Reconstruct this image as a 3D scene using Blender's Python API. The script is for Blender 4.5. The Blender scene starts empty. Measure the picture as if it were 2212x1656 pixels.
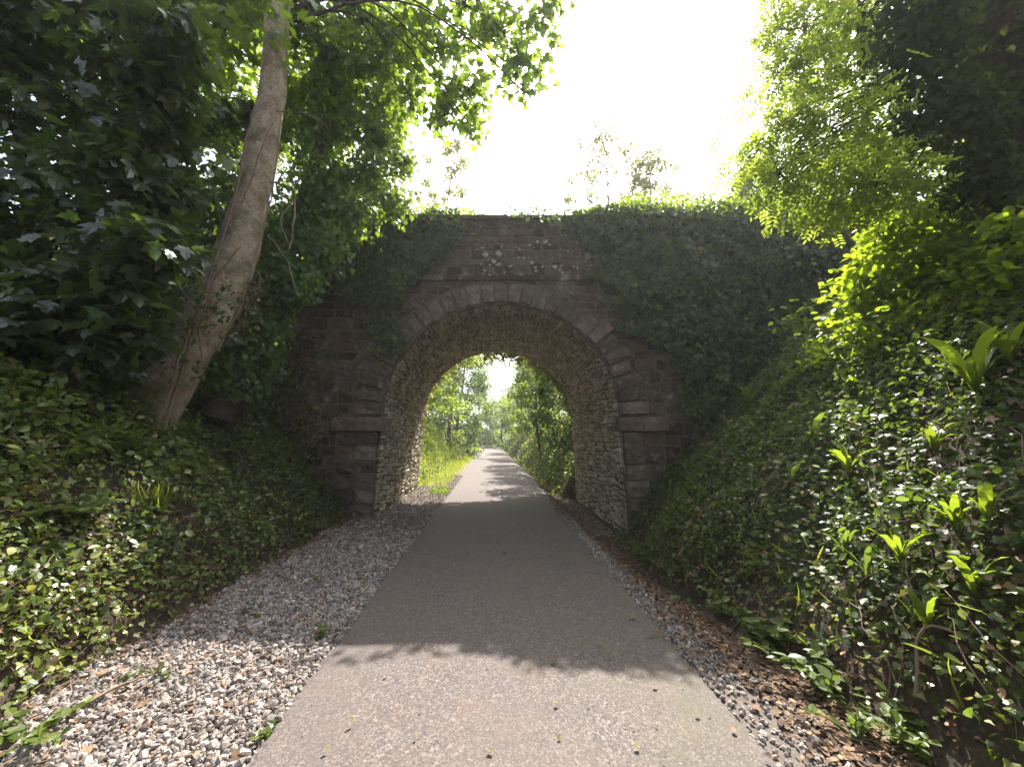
import bpy, math, random
import numpy as np
from mathutils import Vector

# ------------------------------------------------------------------ camera, sky, sun
sc = bpy.context.scene
R = math.radians
F = 831.6                      # focal length in units of a 2212 px wide frame
PITCH = R(8.08)
cam_d = bpy.data.cameras.new("camera")
cam_d.sensor_width = 36.0
cam_d.lens = 36.0 * F / 2212.0
cam_d.clip_start = 0.05
cam_d.clip_end = 1500
cam = bpy.data.objects.new("camera", cam_d)
sc.collection.objects.link(cam)
cam.location = (0, 0, 1.6)
cam.rotation_euler = (R(90) + PITCH, 0, 0)
sc.camera = cam

SUN_EL, SUN_AZ = R(52.2), R(20)
world = bpy.data.worlds.new("World")
sc.world = world
world.use_nodes = True
wn = world.node_tree.nodes
wl = world.node_tree.links
bg = wn["Background"]
sky = wn.new("ShaderNodeTexSky")
sky.sky_type = 'NISHITA'
sky.sun_disc = False
sky.sun_elevation = SUN_EL
sky.sun_rotation = SUN_AZ
sky.dust_density = 4.0
sky.air_density = 1.0
hs = wn.new("ShaderNodeHueSaturation"); hs.inputs['Saturation'].default_value = .55
wl.new(sky.outputs[0], hs.inputs['Color']); wl.new(hs.outputs[0], bg.inputs[0])
bg.inputs[1].default_value = 0.15

sun_d = bpy.data.lights.new("sun", 'SUN')
sun_d.energy = 5.0
sun_d.angle = R(0.5)
sun_d.color = (1.0, 0.955, 0.89)
sun = bpy.data.objects.new("sun", sun_d)
sc.collection.objects.link(sun)
SUN = Vector((math.sin(SUN_AZ) * math.cos(SUN_EL), math.cos(SUN_AZ) * math.cos(SUN_EL), math.sin(SUN_EL)))
sun.location = SUN * 60
sun.rotation_euler = SUN.to_track_quat('Z', 'Y').to_euler()

sc.view_settings.view_transform = 'Standard'
sc.view_settings.look = 'None'
sc.view_settings.gamma = 1.0
sc.view_settings.exposure = 1.42
sc.render.engine = 'CYCLES'
cy = sc.cycles
cy.use_denoising = True
cy.max_bounces = 7
cy.diffuse_bounces = 4
cy.glossy_bounces = 2
cy.transmission_bounces = 5
cy.transparent_max_bounces = 6
cy.volume_bounces = 0
cy.caustics_reflective = False
cy.caustics_refractive = False
cy.sample_clamp_indirect = 6.0

# ------------------------------------------------------------------ helpers
C = sc.collection
rng = np.random.default_rng(7)


def P(u, v, Y):
    """point of the place seen at (u, v) of the 2212 x 1656 frame, Y metres ahead of the camera"""
    a, b = (u - 1106.0) / F, (828.0 - v) / F
    dy = math.cos(PITCH) - b * math.sin(PITCH)
    dz = math.sin(PITCH) + b * math.cos(PITCH)
    return np.array([a / dy * Y, Y, 1.6 + dz / dy * Y])


def unit(a):
    return a / np.maximum(np.linalg.norm(a, axis=-1, keepdims=True), 1e-9)


def _h(i, j, s):
    n = (i * 374761393 + j * 668265263 + s * 1442695041) & 0x7fffffff
    n = ((n ^ (n >> 13)) * 1274126177) & 0x7fffffff
    return ((n ^ (n >> 16)) & 0xffff) / 65535.0


def vnoise(x, y, s=0):
    x = np.asarray(x, float); y = np.asarray(y, float)
    i = np.floor(x).astype(np.int64); j = np.floor(y).astype(np.int64)
    fx, fy = x - i, y - j
    fx = fx * fx * (3 - 2 * fx); fy = fy * fy * (3 - 2 * fy)
    a, b, c, d = _h(i, j, s), _h(i + 1, j, s), _h(i, j + 1, s), _h(i + 1, j + 1, s)
    return (a + (b - a) * fx) * (1 - fy) + (c + (d - c) * fx) * fy


def fbm(x, y, s=0, o=4):
    r = 0; w = 0.5; t = 0
    for k in range(o):
        r = r + w * vnoise(x * 2 ** k, y * 2 ** k, s + 17 * k); t += w; w *= 0.5
    return r / t


def smooth(a, b, x):
    t = np.clip((x - a) / (b - a), 0, 1)
    return t * t * (3 - 2 * t)


def tag(o, label=None, cat=None, group=None, kind=None):
    if label: o['label'] = label
    if cat: o['category'] = cat
    if group: o['group'] = group
    if kind: o['kind'] = kind
    return o


def empty(name, loc, label=None, cat=None, group=None):
    o = bpy.data.objects.new(name, None)
    C.objects.link(o)
    o.location = tuple(float(c) for c in loc)
    o.empty_display_size = 0.2
    return tag(o, label, cat, group)


class MB:
    """collects triangles and links them as one mesh object"""
    def __init__(self):
        self.v, self.t, self.m, self.n = [], [], [], 0

    def add(self, v, t, mi=0):
        v = np.asarray(v, np.float32).reshape(-1, 3); t = np.asarray(t, np.int32).reshape(-1, 3)
        self.v.append(v); self.t.append(t + self.n); self.m.append(np.full(len(t), mi, np.int32)); self.n += len(v)

    def quads(self, v, q, mi=0):
        q = np.asarray(q, np.int32).reshape(-1, 4)
        self.add(v, np.concatenate([q[:, [0, 1, 2]], q[:, [0, 2, 3]]]), mi)

    def grid(self, X, mi=0, flip=False):
        """X (n, m, 3)"""
        n, m = X.shape[:2]
        i = np.arange(n * m).reshape(n, m)
        q = np.stack([i[:-1, :-1], i[1:, :-1], i[1:, 1:], i[:-1, 1:]], -1).reshape(-1, 4)
        if flip: q = q[:, ::-1]
        self.quads(X.reshape(-1, 3), q, mi)

    def box(self, lo, hi, mi=0):
        x0, y0, z0 = lo; x1, y1, z1 = hi
        v = [(x0, y0, z0), (x1, y0, z0), (x1, y1, z0), (x0, y1, z0), (x0, y0, z1), (x1, y0, z1), (x1, y1, z1), (x0, y1, z1)]
        self.quads(v, [(0, 3, 2, 1), (4, 5, 6, 7), (0, 1, 5, 4), (1, 2, 6, 5), (2, 3, 7, 6), (3, 0, 4, 7)], mi)

    def tube(self, pts, rad, k=8, mi=0, rough=0.0, seed=0):
        pts = np.asarray(pts, float); rad = np.broadcast_to(np.asarray(rad, float), (len(pts),))
        tan = unit(np.gradient(pts, axis=0))
        up = np.array([0.3, 0.9, 0.2]) if abs(tan[0] @ np.array([0.3, 0.9, 0.2])) < 0.85 else np.array([1.0, 0, 0])
        a = unit(np.cross(tan, up)); b = np.cross(tan, a)
        th = np.arange(k) * 2 * np.pi / k
        r = rad[:, None] * np.ones(k)
        if rough:
            L = np.concatenate([[0], np.cumsum(np.linalg.norm(np.diff(pts, axis=0), axis=1))])
            r = r * (1 + rough * (fbm(np.cos(th)[None] * 1.6 + L[:, None] * 1.1, np.sin(th)[None] * 1.6 + L[:, None] * 2.3, seed) - .5) * 2)
        X = pts[:, None] + r[..., None] * (np.cos(th)[None, :, None] * a[:, None] + np.sin(th)[None, :, None] * b[:, None])
        n = len(pts)
        i = np.arange(n * k).reshape(n, k); j = np.roll(i, -1, 1)
        q = np.stack([i[:-1], j[:-1], j[1:], i[1:]], -1).reshape(-1, 4)
        self.quads(X.reshape(-1, 3), q, mi)

    def scatter(self, T, pos, d, nrm, scale, mi=0):
        """copies of leaf template T = (verts, tris); y runs along d, z along nrm"""
        tv, tt = T
        N = len(pos)
        if N == 0: return
        d = unit(np.asarray(d, float)); side = unit(np.cross(d, nrm)); nn = np.cross(side, d)
        scale = np.broadcast_to(np.asarray(scale, float), (N,))
        loc = tv[None] * scale[:, None, None]
        V = pos[:, None] + loc[..., 0:1] * side[:, None] + loc[..., 1:2] * d[:, None] + loc[..., 2:3] * nn[:, None]
        t = tt[None] + (np.arange(N) * len(tv))[:, None, None]
        self.add(V.reshape(-1, 3), t.reshape(-1, 3), mi)

    def build(self, name, mats, parent=None, smooth=False, origin=None):
        v = np.concatenate(self.v) if self.v else np.zeros((0, 3), np.float32)
        t = np.concatenate(self.t) if self.t else np.zeros((0, 3), np.int32)
        m = np.concatenate(self.m) if self.m else np.zeros(0, np.int32)
        me = bpy.data.meshes.new(name)
        if parent is not None:
            origin = np.array(parent.matrix_basis.translation)
            if parent.parent: origin = origin + np.array(parent.parent.matrix_basis.translation)
            loc = (0, 0, 0)
        elif origin is None:
            origin = np.zeros(3); loc = (0, 0, 0)
        else:
            origin = np.asarray(origin, float); loc = tuple(float(c) for c in origin)
        v = v - origin.astype(np.float32)
        me.vertices.add(len(v)); me.vertices.foreach_set("co", v.astype(np.float32).ravel())
        me.loops.add(len(t) * 3); me.loops.foreach_set("vertex_index", t.ravel())
        me.polygons.add(len(t)); me.polygons.foreach_set("loop_start", np.arange(len(t), dtype=np.int32) * 3)
        me.polygons.foreach_set("material_index", m)
        me.polygons.foreach_set("use_smooth", np.full(len(t), bool(smooth)))
        me.update(calc_edges=True)
        for x in (mats if isinstance(mats, (list, tuple)) else [mats]): me.materials.append(x)
        o = bpy.data.objects.new(name, me)
        C.objects.link(o)
        if parent is not None: o.parent = parent
        else: o.location = loc
        return o


def copy_tree(o, parent=None):
    c = o.copy(); C.objects.link(c); c.parent = parent
    for ch in list(o.children): copy_tree(ch, c)
    return c


# ------------------------------------------------------------------ leaf shapes
def fan(outline, cup=0.25, centre=(0, 0.35)):
    o = np.array(outline, float)
    c = np.array(centre)
    v = np.vstack([c, o])
    r2 = ((v - c) ** 2).sum(1)
    z = -cup * r2 + 0.10 * np.abs(v[:, 0]) * (1 if cup else 0)
    n = len(o)
    t = [(0, 1 + i, 1 + (i + 1) % n) for i in range(n)]
    return np.column_stack([v, z]), np.array(t)


def mirror(half):
    return [(x, y) for x, y in half] + [(-x, y) for x, y in reversed(half) if abs(x) > 1e-6]


SYC = fan(mirror([(0, 0), (.14, .02), (.34, -.06), (.30, .10), (.50, .22), (.60, .44), (.38, .42), (.26, .46), (.30, .66), (.17, .78), (0, 1.0)]), .22, (0, .28))
IVY = fan(mirror([(0, 0), (.22, -.06), (.46, .10), (.34, .30), (.42, .52), (.20, .58), (0, 1.0)]), .2, (0, .3))
IVY_S = fan(mirror([(0, 0), (.34, .05), (.42, .34), (.2, .5), (0, 1.0)]), .2, (0, .35))
OVATE = (np.array([(0, 0, 0), (.26, .2, .05), (.34, .48, .06), (.2, .8, .03), (0, 1, -.05), (-.2, .8, .03), (-.34, .48, .06), (-.26, .2, .05), (0, .5, -.02)]),
         np.array([(8, 0, 1), (8, 1, 2), (8, 2, 3), (8, 3, 4), (8, 4, 5), (8, 5, 6), (8, 6, 7), (8, 7, 0)]))
ROUND = fan(mirror([(0, 0), (.3, .06), (.46, .3), (.44, .58), (.28, .82), (0, 1.0)]), .12, (0, .45))
DIAM = (np.array([(0, 0, 0), (.32, .45, .06), (0, 1, -.04), (-.32, .45, .06)]), np.array([(0, 1, 2), (0, 2, 3)]))
BLADE = (np.array([(-.5, 0, 0), (.5, 0, 0), (.42, .4, .06), (-.42, .4, .06), (.28, .75, .02), (-.28, .75, .02), (0, 1, -.08)]) * np.array([.05, 1, 1]),
         np.array([(0, 1, 2), (0, 2, 3), (3, 2, 4), (3, 4, 5), (5, 4, 6)]))


def compose(parts):
    V, T, n = [], [], 0
    for v, t in parts:
        V.append(v); T.append(t + n); n += len(v)
    return np.vstack(V), np.vstack(T)


def place2d(T, x, y, ang, s, w=1.0, z=0.0):
    v, t = T
    v = v * np.array([s * w, s, s])
    c, sn = math.cos(ang), math.sin(ang)
    return np.column_stack([x + v[:, 0] * c + v[:, 1] * sn, y - v[:, 0] * sn + v[:, 1] * c, v[:, 2] + z]), t


def lance_t():
    return (np.array([(0, 0, 0), (.16, .35, .03), (.13, .7, .02), (0, 1, -.06), (-.13, .7, .02), (-.16, .35, .03)]),
            np.array([(0, 1, 2), (0, 2, 3), (0, 3, 4), (0, 4, 5)]))


LANCE = lance_t()
ASH = compose([place2d(LANCE, 0, .22 + .2 * k, s * 1.05, .34, 1.25, -.06 * k) for k in range(4) for s in (-1, 1)] + [place2d(LANCE, 0, .95, 0, .32, 1.25, -.28)])
SPRIG = compose([place2d(ROUND, .03 * s, .1 + .22 * k, s * 1.0, .36, 1.0, .02 * k) for k in range(3) for s in (-1, 1)] + [place2d(ROUND, 0, .75, 0, .34)])
TRIF = compose([place2d(OVATE, 0, .1, s * 1.3, .55, 1.3) for s in (-1, 1)] + [place2d(OVATE, 0, .25, 0, .7, 1.2)])


# ------------------------------------------------------------------ materials
def nodes(name):
    m = bpy.data.materials.new(name); m.use_nodes = True
    nt = m.node_tree; nt.nodes.clear()
    out = nt.nodes.new("ShaderNodeOutputMaterial")
    return m, nt, out


def N(nt, typ, **kw):
    n = nt.nodes.new(typ)
    for k, v in kw.items():
        if k.startswith('_'): setattr(n, k[1:], v)
        else: n.inputs[k.replace('__', ' ')].default_value = v
    return n


def ramp(nt, fac, stops):
    r = nt.nodes.new("ShaderNodeValToRGB")
    el = r.color_ramp.elements
    while len(el) > 1: el.remove(el[-1])
    el[0].position = stops[0][0]; el[0].color = (*stops[0][1], 1)
    for p, c in stops[1:]:
        e = el.new(p); e.color = (*c, 1)
    nt.links.new(fac, r.inputs[0])
    return r.outputs[0]


def mixc(nt, fac, a, b, mode='MIX'):
    m = nt.nodes.new("ShaderNodeMix"); m.data_type = 'RGBA'; m.blend_type = mode
    for s, x in ((0, fac), (6, a), (7, b)):
        if hasattr(x, 'links'): nt.links.new(x, m.inputs[s])
        else: m.inputs[s].default_value = x if s == 0 else (*x, 1)
    return m.outputs[2]


def noise(nt, scale, detail=3, rough=.55, vec=None, dist=0):
    n = N(nt, "ShaderNodeTexNoise", Scale=scale, Detail=detail, Roughness=rough, Distortion=dist)
    if vec is None:
        g = nt.nodes.new("ShaderNodeNewGeometry"); vec = g.outputs['Position']
    nt.links.new(vec, n.inputs['Vector'])
    return n.outputs[0]


def leaf_mat(name, stops, tcol, trans=.45, rough=.4, spec=.5):
    """stops: colour by leaf; tcol: light shining through"""
    m, nt, out = nodes(name)
    g = nt.nodes.new("ShaderNodeNewGeometry")
    col = ramp(nt, g.outputs['Random Per Island'], stops)
    p = N(nt, "ShaderNodeBsdfPrincipled", Roughness=rough)
    p.inputs['Specular IOR Level'].default_value = spec
    nt.links.new(col, p.inputs['Base Color'])
    t = nt.nodes.new("ShaderNodeBsdfTranslucent")
    tc = mixc(nt, .35, tcol, col)
    k = nt.nodes.new("ShaderNodeMix"); k.data_type = 'RGBA'; k.blend_type = 'MULTIPLY'; k.inputs[0].default_value = 1
    nt.links.new(tc, k.inputs[6])
    v = N(nt, "ShaderNodeMapRange"); v.inputs[3].default_value = .6; v.inputs[4].default_value = 1.25
    nt.links.new(g.outputs['Random Per Island'], v.inputs[0])
    nt.links.new(v.outputs[0], k.inputs[7])
    nt.links.new(k.outputs[2], t.inputs[0])
    mx = nt.nodes.new("ShaderNodeMixShader"); mx.inputs[0].default_value = trans
    nt.links.new(p.outputs[0], mx.inputs[1]); nt.links.new(t.outputs[0], mx.inputs[2])
    nt.links.new(mx.outputs[0], out.inputs[0])
    return m


def plain(name, col, rough=.8, var=None, bump=0, bscale=30, spec=.3):
    m, nt, out = nodes(name)
    p = N(nt, "ShaderNodeBsdfPrincipled", Roughness=rough)
    p.inputs['Specular IOR Level'].default_value = spec
    if var is None: p.inputs['Base Color'].default_value = (*col, 1)
    else: nt.links.new(mixc(nt, noise(nt, bscale * .3, 5), col, var), p.inputs['Base Color'])
    if bump:
        b = N(nt, "ShaderNodeBump", Strength=bump, Distance=.02)
        nt.links.new(noise(nt, bscale, 5), b.inputs['Height']); nt.links.new(b.outputs[0], p.inputs['Normal'])
    nt.links.new(p.outputs[0], out.inputs[0])
    return m


def island_mat(name, stops, rough=.85, bump=.4, bscale=60, spec=.3, overlay=None):
    m, nt, out = nodes(name)
    g = nt.nodes.new("ShaderNodeNewGeometry")
    col = ramp(nt, g.outputs['Random Per Island'], stops)
    f = noise(nt, 9, 6, .65)
    col = mixc(nt, .55, col, ramp(nt, f, [(.3, (.35, .35, .35)), (.7, (1.5, 1.5, 1.5))]), 'MULTIPLY')
    if overlay:
        for sc_, lo, hi, c in overlay:
            col = mixc(nt, ramp(nt, noise(nt, sc_, 6, .7, dist=.4), [(lo, (0, 0, 0)), (hi, (1, 1, 1))]), col, c)
    p = N(nt, "ShaderNodeBsdfPrincipled", Roughness=rough)
    p.inputs['Specular IOR Level'].default_value = spec
    nt.links.new(col, p.inputs['Base Color'])
    b = N(nt, "ShaderNodeBump", Strength=bump, Distance=.03)
    nt.links.new(noise(nt, bscale, 6, .65), b.inputs['Height']); nt.links.new(b.outputs[0], p.inputs['Normal'])
    nt.links.new(p.outputs[0], out.inputs[0])
    return m


M = {}
G = (.035, .075, .016)
M['ivy'] = leaf_mat("ivy_leaf", [(0, (0.036, 0.058, 0.013)), (.5, (0.058, 0.089, 0.020)), (.9, (0.096, 0.126, 0.028)), (.955, (0.138, 0.145, 0.024)), (.97, (.25, .17, .03)), (1, (.14, .07, .03))], (.30, .46, .03), .36, .38, .5)
M['ivy_pale'] = leaf_mat("sunlit_ground_ivy_leaf", [(0, (0.100, 0.139, 0.031)), (.5, (0.183, 0.227, 0.052)), (.9, (0.299, 0.315, 0.083)), (.97, (0.260, 0.260, 0.065)), (1, (0.260, 0.130, 0.052))], (0.400, 0.400, 0.065), .35, .34, .6)  # pale ground ivy, lightened further to hold the banks' sunlight in its colour
M['ivydark'] = leaf_mat("shaded_ivy_leaf", [(0, (0.023, 0.035, 0.010)), (.7, (0.038, 0.053, 0.014)), (1, (0.077, 0.087, 0.024))], (0.205, 0.233, 0.024), .22, .75, .12)  # ivy copy with shade put into its darker, less translucent colour
M['syc'] = leaf_mat("shaded_sycamore_leaf", [(0, (0.033, 0.049, 0.022)), (.6, (0.054, 0.074, 0.035)), (.92, (0.064, 0.092, 0.032)), (1, (0.128, 0.165, 0.024))], (.26, .40, .03), .26, .30, .9)  # deep shade of the low canopy is put into this dark colour
M['syc_lit'] = leaf_mat("lit_sycamore_leaf", [(0, (0.051, 0.078, 0.016)), (1, (0.090, 0.126, 0.024))], (.34, .52, .04), .5, .45, .4)  # brighter sycamore copy with sunlight put into its colours
M['ash'] = leaf_mat("ash_leaf", [(0, (0.064, 0.087, 0.016)), (.6, (0.090, 0.126, 0.020)), (1, (0.141, 0.165, 0.024))], (.60, .76, .07), .6, .45, .4)
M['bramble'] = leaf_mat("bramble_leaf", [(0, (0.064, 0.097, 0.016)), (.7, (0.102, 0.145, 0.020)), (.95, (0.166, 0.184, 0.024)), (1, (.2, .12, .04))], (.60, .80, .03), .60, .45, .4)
M['fern'] = leaf_mat("fern_frond", [(0, (0.077, 0.116, 0.016)), (1, (0.128, 0.165, 0.024))], (.50, .66, .03), .5, .35, .5)
M['herb'] = leaf_mat("herb_leaf", [(0, (0.077, 0.116, 0.024)), (1, (0.141, 0.175, 0.040))], (.35, .50, .05), .4, .45, .4)
M['grass'] = leaf_mat("grass_blade", [(0, (0.115, 0.145, 0.020)), (.6, (0.192, 0.204, 0.032)), (1, (.3, .27, .09))], (.62, .74, .07), .55, .5, .3)
M['drygrass'] = leaf_mat("dry_grass_blade", [(0, (0.147, 0.155, 0.032)), (.4, (.25, .22, .09)), (1, (.36, .28, .15))], (.5, .5, .12), .4, .6, .2)
M['far'] = leaf_mat("woodland_leaf", [(0, (0.051, 0.073, 0.016)), (.6, (0.090, 0.116, 0.024)), (1, (0.141, 0.155, 0.032))], (.40, .55, .05), .5, .45, .4)
M['fardark'] = leaf_mat("dark_woodland_leaf", [(0, (0.032, 0.049, 0.016)), (.6, (0.051, 0.078, 0.024)), (1, (0.090, 0.107, 0.032))], (.22, .36, .04), .4, .42, .4)
M['glare_pale'] = leaf_mat("glare_paled_leaf", [(0, (.20, .21, .10)), (1, (.30, .31, .15))], (.62, .64, .25), .55, .5, .3)  # leaf colour paled to carry the glare behind the parapet
M['dead'] = island_mat("dead_leaf", [(0, (.07, .042, .026)), (.5, (.14, .085, .05)), (.85, (.23, .14, .08)), (1, (.34, .22, .12))], .8, .1)
M['gravel'] = island_mat("limestone_chippings", [(0, (.17, .145, .125)), (.3, (.25, .215, .19)), (.7, (.34, .30, .265)), (.93, (.46, .41, .365)), (1, (.34, .21, .15))], .8, .2, 80)
M['wood'] = plain("dry_twig", (.15, .10, .07), .85, (.28, .2, .14), .5, 60)
M['darkwood'] = plain("dark_bark", (.028, .022, .018), .9, (.06, .05, .035), .8, 25)

# ------------------------------------------------------------------ ground
BY0, BY1 = 8.0, 12.7                 # near and far face of the bridge


def xc(y):
    y = np.asarray(y, float)
    return .11 - .053 * y - .0009 * np.clip(y - 60, 0, 400) ** 2


def H(x, y, rough=True):
    x = np.asarray(x, float); y = np.asarray(y, float)
    u = x - xc(y)
    n = (fbm(x * .9, y * .9, 3) - .5) if rough else 0
    nb = (fbm(x * 2.6, y * 2.6, 9) - .5) if rough else 0
    # right verge falls into a shallow drain
    z = -.34 * smooth(1.35, 2.1, u) * smooth(2.4, 6.0, y)
    z = z + .05 * smooth(1.5, 3.0, -u)
    tl = 2.88 + .22 * smooth(4, 8, y) - .35 * smooth(12.5, 13, y) + .25 * n
    tr = 2.08 + .2 * n + .52 * smooth(5.5, 7.3, y) - .42 * smooth(12.7, 13.2, y)
    inside = (y > BY0 - .05) & (y < BY1 + .02) & (np.abs(u) < 4)
    tl = np.where(inside, 4.5, tl); tr = np.where(inside, 4.5, tr)
    cap = 6.0 - 2.6 * smooth(12.7, 16, y) + 5.0 * smooth(30, 120, np.abs(x)) + .6 * (fbm(x * .15, y * .15, 4) - .5)
    hl = np.maximum(-u - tl, 0); hr = np.maximum(u - tr, 0)
    zl = hl * 1.02 + .22 * (1 - np.exp(-hl * 6))
    zr = hr * 1.12 + .22 * (1 - np.exp(-hr * 6))
    b = zl + zr
    b = b + (n * .7 + nb * .25) * np.clip(b, 0, 1)
    b = cap * (1 - np.exp(-(np.maximum(b, 0) / cap) ** 3.0)) ** (1 / 3.0)
    z = z + b
    # the railway closes in with trees far ahead
    return z


def geo(a, step, far, g=1.13):
    r = [a]
    s = step
    while r[-1] < far:
        s *= g; r.append(r[-1] + s)
    return r


xs = np.array(sorted(set([-v for v in geo(9, .12, 420)] + list(np.arange(-9, 9.01, .12)) + geo(9, .12, 420))))
ys = np.array(sorted(set([-v for v in geo(1, .12, 60)] + list(np.arange(-1, 16.01, .12)) + geo(16, .12, 500, 1.07))))
XX, YY = np.meshgrid(xs, ys, indexing='ij')
ZZ = H(XX, YY)
UU = XX - xc(YY)
ZZ = np.where(np.abs(UU) < 1.32, -.03, ZZ)

m, nt, out = nodes("bank_soil")
col = mixc(nt, ramp(nt, noise(nt, 1.3, 6, .6), [(.35, (0, 0, 0)), (.65, (1, 1, 1))]), (.035, .024, .015), (.07, .05, .03))
col = mixc(nt, ramp(nt, noise(nt, .9, 5, .6, dist=.5), [(.5, (0, 0, 0)), (.62, (1, 1, 1))]), col, (.04, .055, .015))
col = mixc(nt, ramp(nt, noise(nt, 24, 4, .6), [(.52, (0, 0, 0)), (.66, (1, 1, 1))]), col, (.11, .07, .045))
g_ = nt.nodes.new("ShaderNodeNewGeometry"); sx = N(nt, "ShaderNodeSeparateXYZ"); nt.links.new(g_.outputs['Position'], sx.inputs[0])
ma = N(nt, "ShaderNodeMath", _operation='MULTIPLY_ADD'); ma.inputs[1].default_value = .053; nt.links.new(sx.outputs[1], ma.inputs[0]); nt.links.new(sx.outputs[0], ma.inputs[2])
band_ = ramp(nt, N(nt, "ShaderNodeMapRange").outputs[0], [(0, (0, 0, 0)), (.05, (1, 1, 1)), (.95, (1, 1, 1)), (1, (0, 0, 0))])
mr_ = [n_ for n_ in nt.nodes if n_.type == 'MAP_RANGE'][0]; mr_.inputs[1].default_value = -2.75; mr_.inputs[2].default_value = 1.9; nt.links.new(ma.outputs[0], mr_.inputs[0])
col = mixc(nt, band_, col, mixc(nt, noise(nt, 40, 4, .6), (.10, .08, .065), (.24, .2, .17)))
p = N(nt, "ShaderNodeBsdfPrincipled", Roughness=.95)
nt.links.new(col, p.inputs['Base Color'])
bmp = N(nt, "ShaderNodeBump", Strength=.8, Distance=.05)
nt.links.new(noise(nt, 18, 7, .7), bmp.inputs['Height']); nt.links.new(bmp.outputs[0], p.inputs['Normal'])
nt.links.new(p.outputs[0], out.inputs[0]); M['soil'] = m

mb = MB(); mb.grid(np.stack([XX, YY, ZZ], -1))
tag(mb.build("ground", M['soil'], smooth=True), kind='structure')

# asphalt path
m, nt, out = nodes("asphalt")
g = nt.nodes.new("ShaderNodeNewGeometry")
vor = N(nt, "ShaderNodeTexVoronoi", Scale=62); nt.links.new(g.outputs['Position'], vor.inputs['Vector'])
spk = ramp(nt, vor.outputs['Color'], [(0, (.075, .058, .05)), (.45, (.135, .108, .093)), (.8, (.205, .167, .147)), (1, (.32, .265, .23))])
col = mixc(nt, ramp(nt, noise(nt, 85, 3, .7), [(.42, (1, 1, 1)), (.52, (0, 0, 0))]), spk, (.045, .038, .04))
col = mixc(nt, ramp(nt, noise(nt, .8, 5, .6), [(.35, (0, 0, 0)), (.7, (.7, .7, .7))]), col, (.125, .098, .085))
col = mixc(nt, ramp(nt, noise(nt, 2.7, 6, .7), [(.5, (0, 0, 0)), (.8, (.55, .55, .55))]), col, (.165, .108, .07))
col = mixc(nt, ramp(nt, noise(nt, 1.1, 6, .7, dist=.3), [(.5, (0, 0, 0)), (.75, (.5, .5, .5))]), col, (.085, .075, .075))
sx = N(nt, "ShaderNodeSeparateXYZ"); nt.links.new(g.outputs['Position'], sx.inputs[0])
mr = N(nt, "ShaderNodeMapRange"); mr.inputs[1].default_value = -.3; mr.inputs[2].default_value = 1.3
nt.links.new(sx.outputs[0], mr.inputs[0])
ms = N(nt, "ShaderNodeMath", _operation='MULTIPLY'); nt.links.new(mr.outputs[0], ms.inputs[0])
nt.links.new(ramp(nt, noise(nt, 1.6, 6, .65), [(.42, (0, 0, 0)), (.75, (.75, .75, .75))]), ms.inputs[1])
col = mixc(nt, ms.outputs[0], col, (.095, .095, .04))
p = N(nt, "ShaderNodeBsdfPrincipled", Roughness=.82)
nt.links.new(col, p.inputs['Base Color'])
bmp = N(nt, "ShaderNodeBump", Strength=.5, Distance=.008)
nt.links.new(noise(nt, 130, 3, .6), bmp.inputs['Height']); nt.links.new(bmp.outputs[0], p.inputs['Normal'])
nt.links.new(p.outputs[0], out.inputs[0]); M['asphalt'] = m
yy = np.concatenate([np.arange(-12, 20, .12), np.arange(20, 130, .8)])
w = 1.31 + .03 * (fbm(yy * 1.3, 0 * yy, 5) - .5) + .02 * (fbm(yy * 5, 0 * yy, 6) - .5)
w2 = 1.31 + .03 * (fbm(yy * 1.3, 0 * yy, 8) - .5) + .02 * (fbm(yy * 5, 0 * yy, 12) - .5)
prof = [(-1, -.05), (-1, .012), (-.965, .022), (0, .034), (.965, .022), (1, .012), (1, -.05)]
PX = np.stack([np.stack([xc(yy) + s * (w2 if s > 0 else w), yy, np.full_like(yy, z)], -1) for s, z in prof], 0)
mb = MB(); mb.grid(PX, flip=True)
tag(mb.build("path", M['asphalt']), kind='structure')

# ------------------------------------------------------------------ stone bridge
stain = [(2.2, .55, .72, (.30, .27, .235)), (1.1, .58, .75, (.05, .065, .025)), (30, .64, .72, (.42, .39, .35))]
M['redstone'] = island_mat("red_sandstone", [(0, (.042, .028, .020)), (.4, (.088, .056, .038)), (.75, (.135, .098, .068)), (1, (.075, .06, .042))], .9, .7, 22, .2, stain)
M['voussoir'] = island_mat("dressed_sandstone", [(0, (.08, .055, .042)), (.35, (.14, .10, .075)), (.7, (.20, .15, .115)), (1, (.13, .075, .055))], .9, .7, 25, .2, [(2.2, .58, .76, (.06, .045, .034)), (5, .52, .72, (.30, .26, .21)), (1.3, .52, .72, (.06, .06, .028)), (14, .62, .74, (.3, .27, .22))])
M['barrel'] = island_mat("arch_rubble", [(0, (.32, .28, .205)), (.5, (.48, .425, .32)), (.85, (.58, .52, .40)), (1, (.38, .29, .22))], .92, .9, 26, .2, [(1.6, .5, .72, (.16, .17, .085)), (9, .6, .75, (.36, .33, .28))])
M['mortar'] = plain("lime_mortar", (.20, .165, .13), .95, (.045, .034, .028), .9, 20)
M['lichen'] = plain("pale_lichen", (.20, .22, .16), .9, (.42, .44, .35), .5, 40)

CX, AA, BB, ZS = -.235, 2.48, 2.42, 2.06      # arch centre, half span, rise, springing


def wall_map(s, t, d):
    return np.stack([s, BY0 - d, t], -1)


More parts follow.
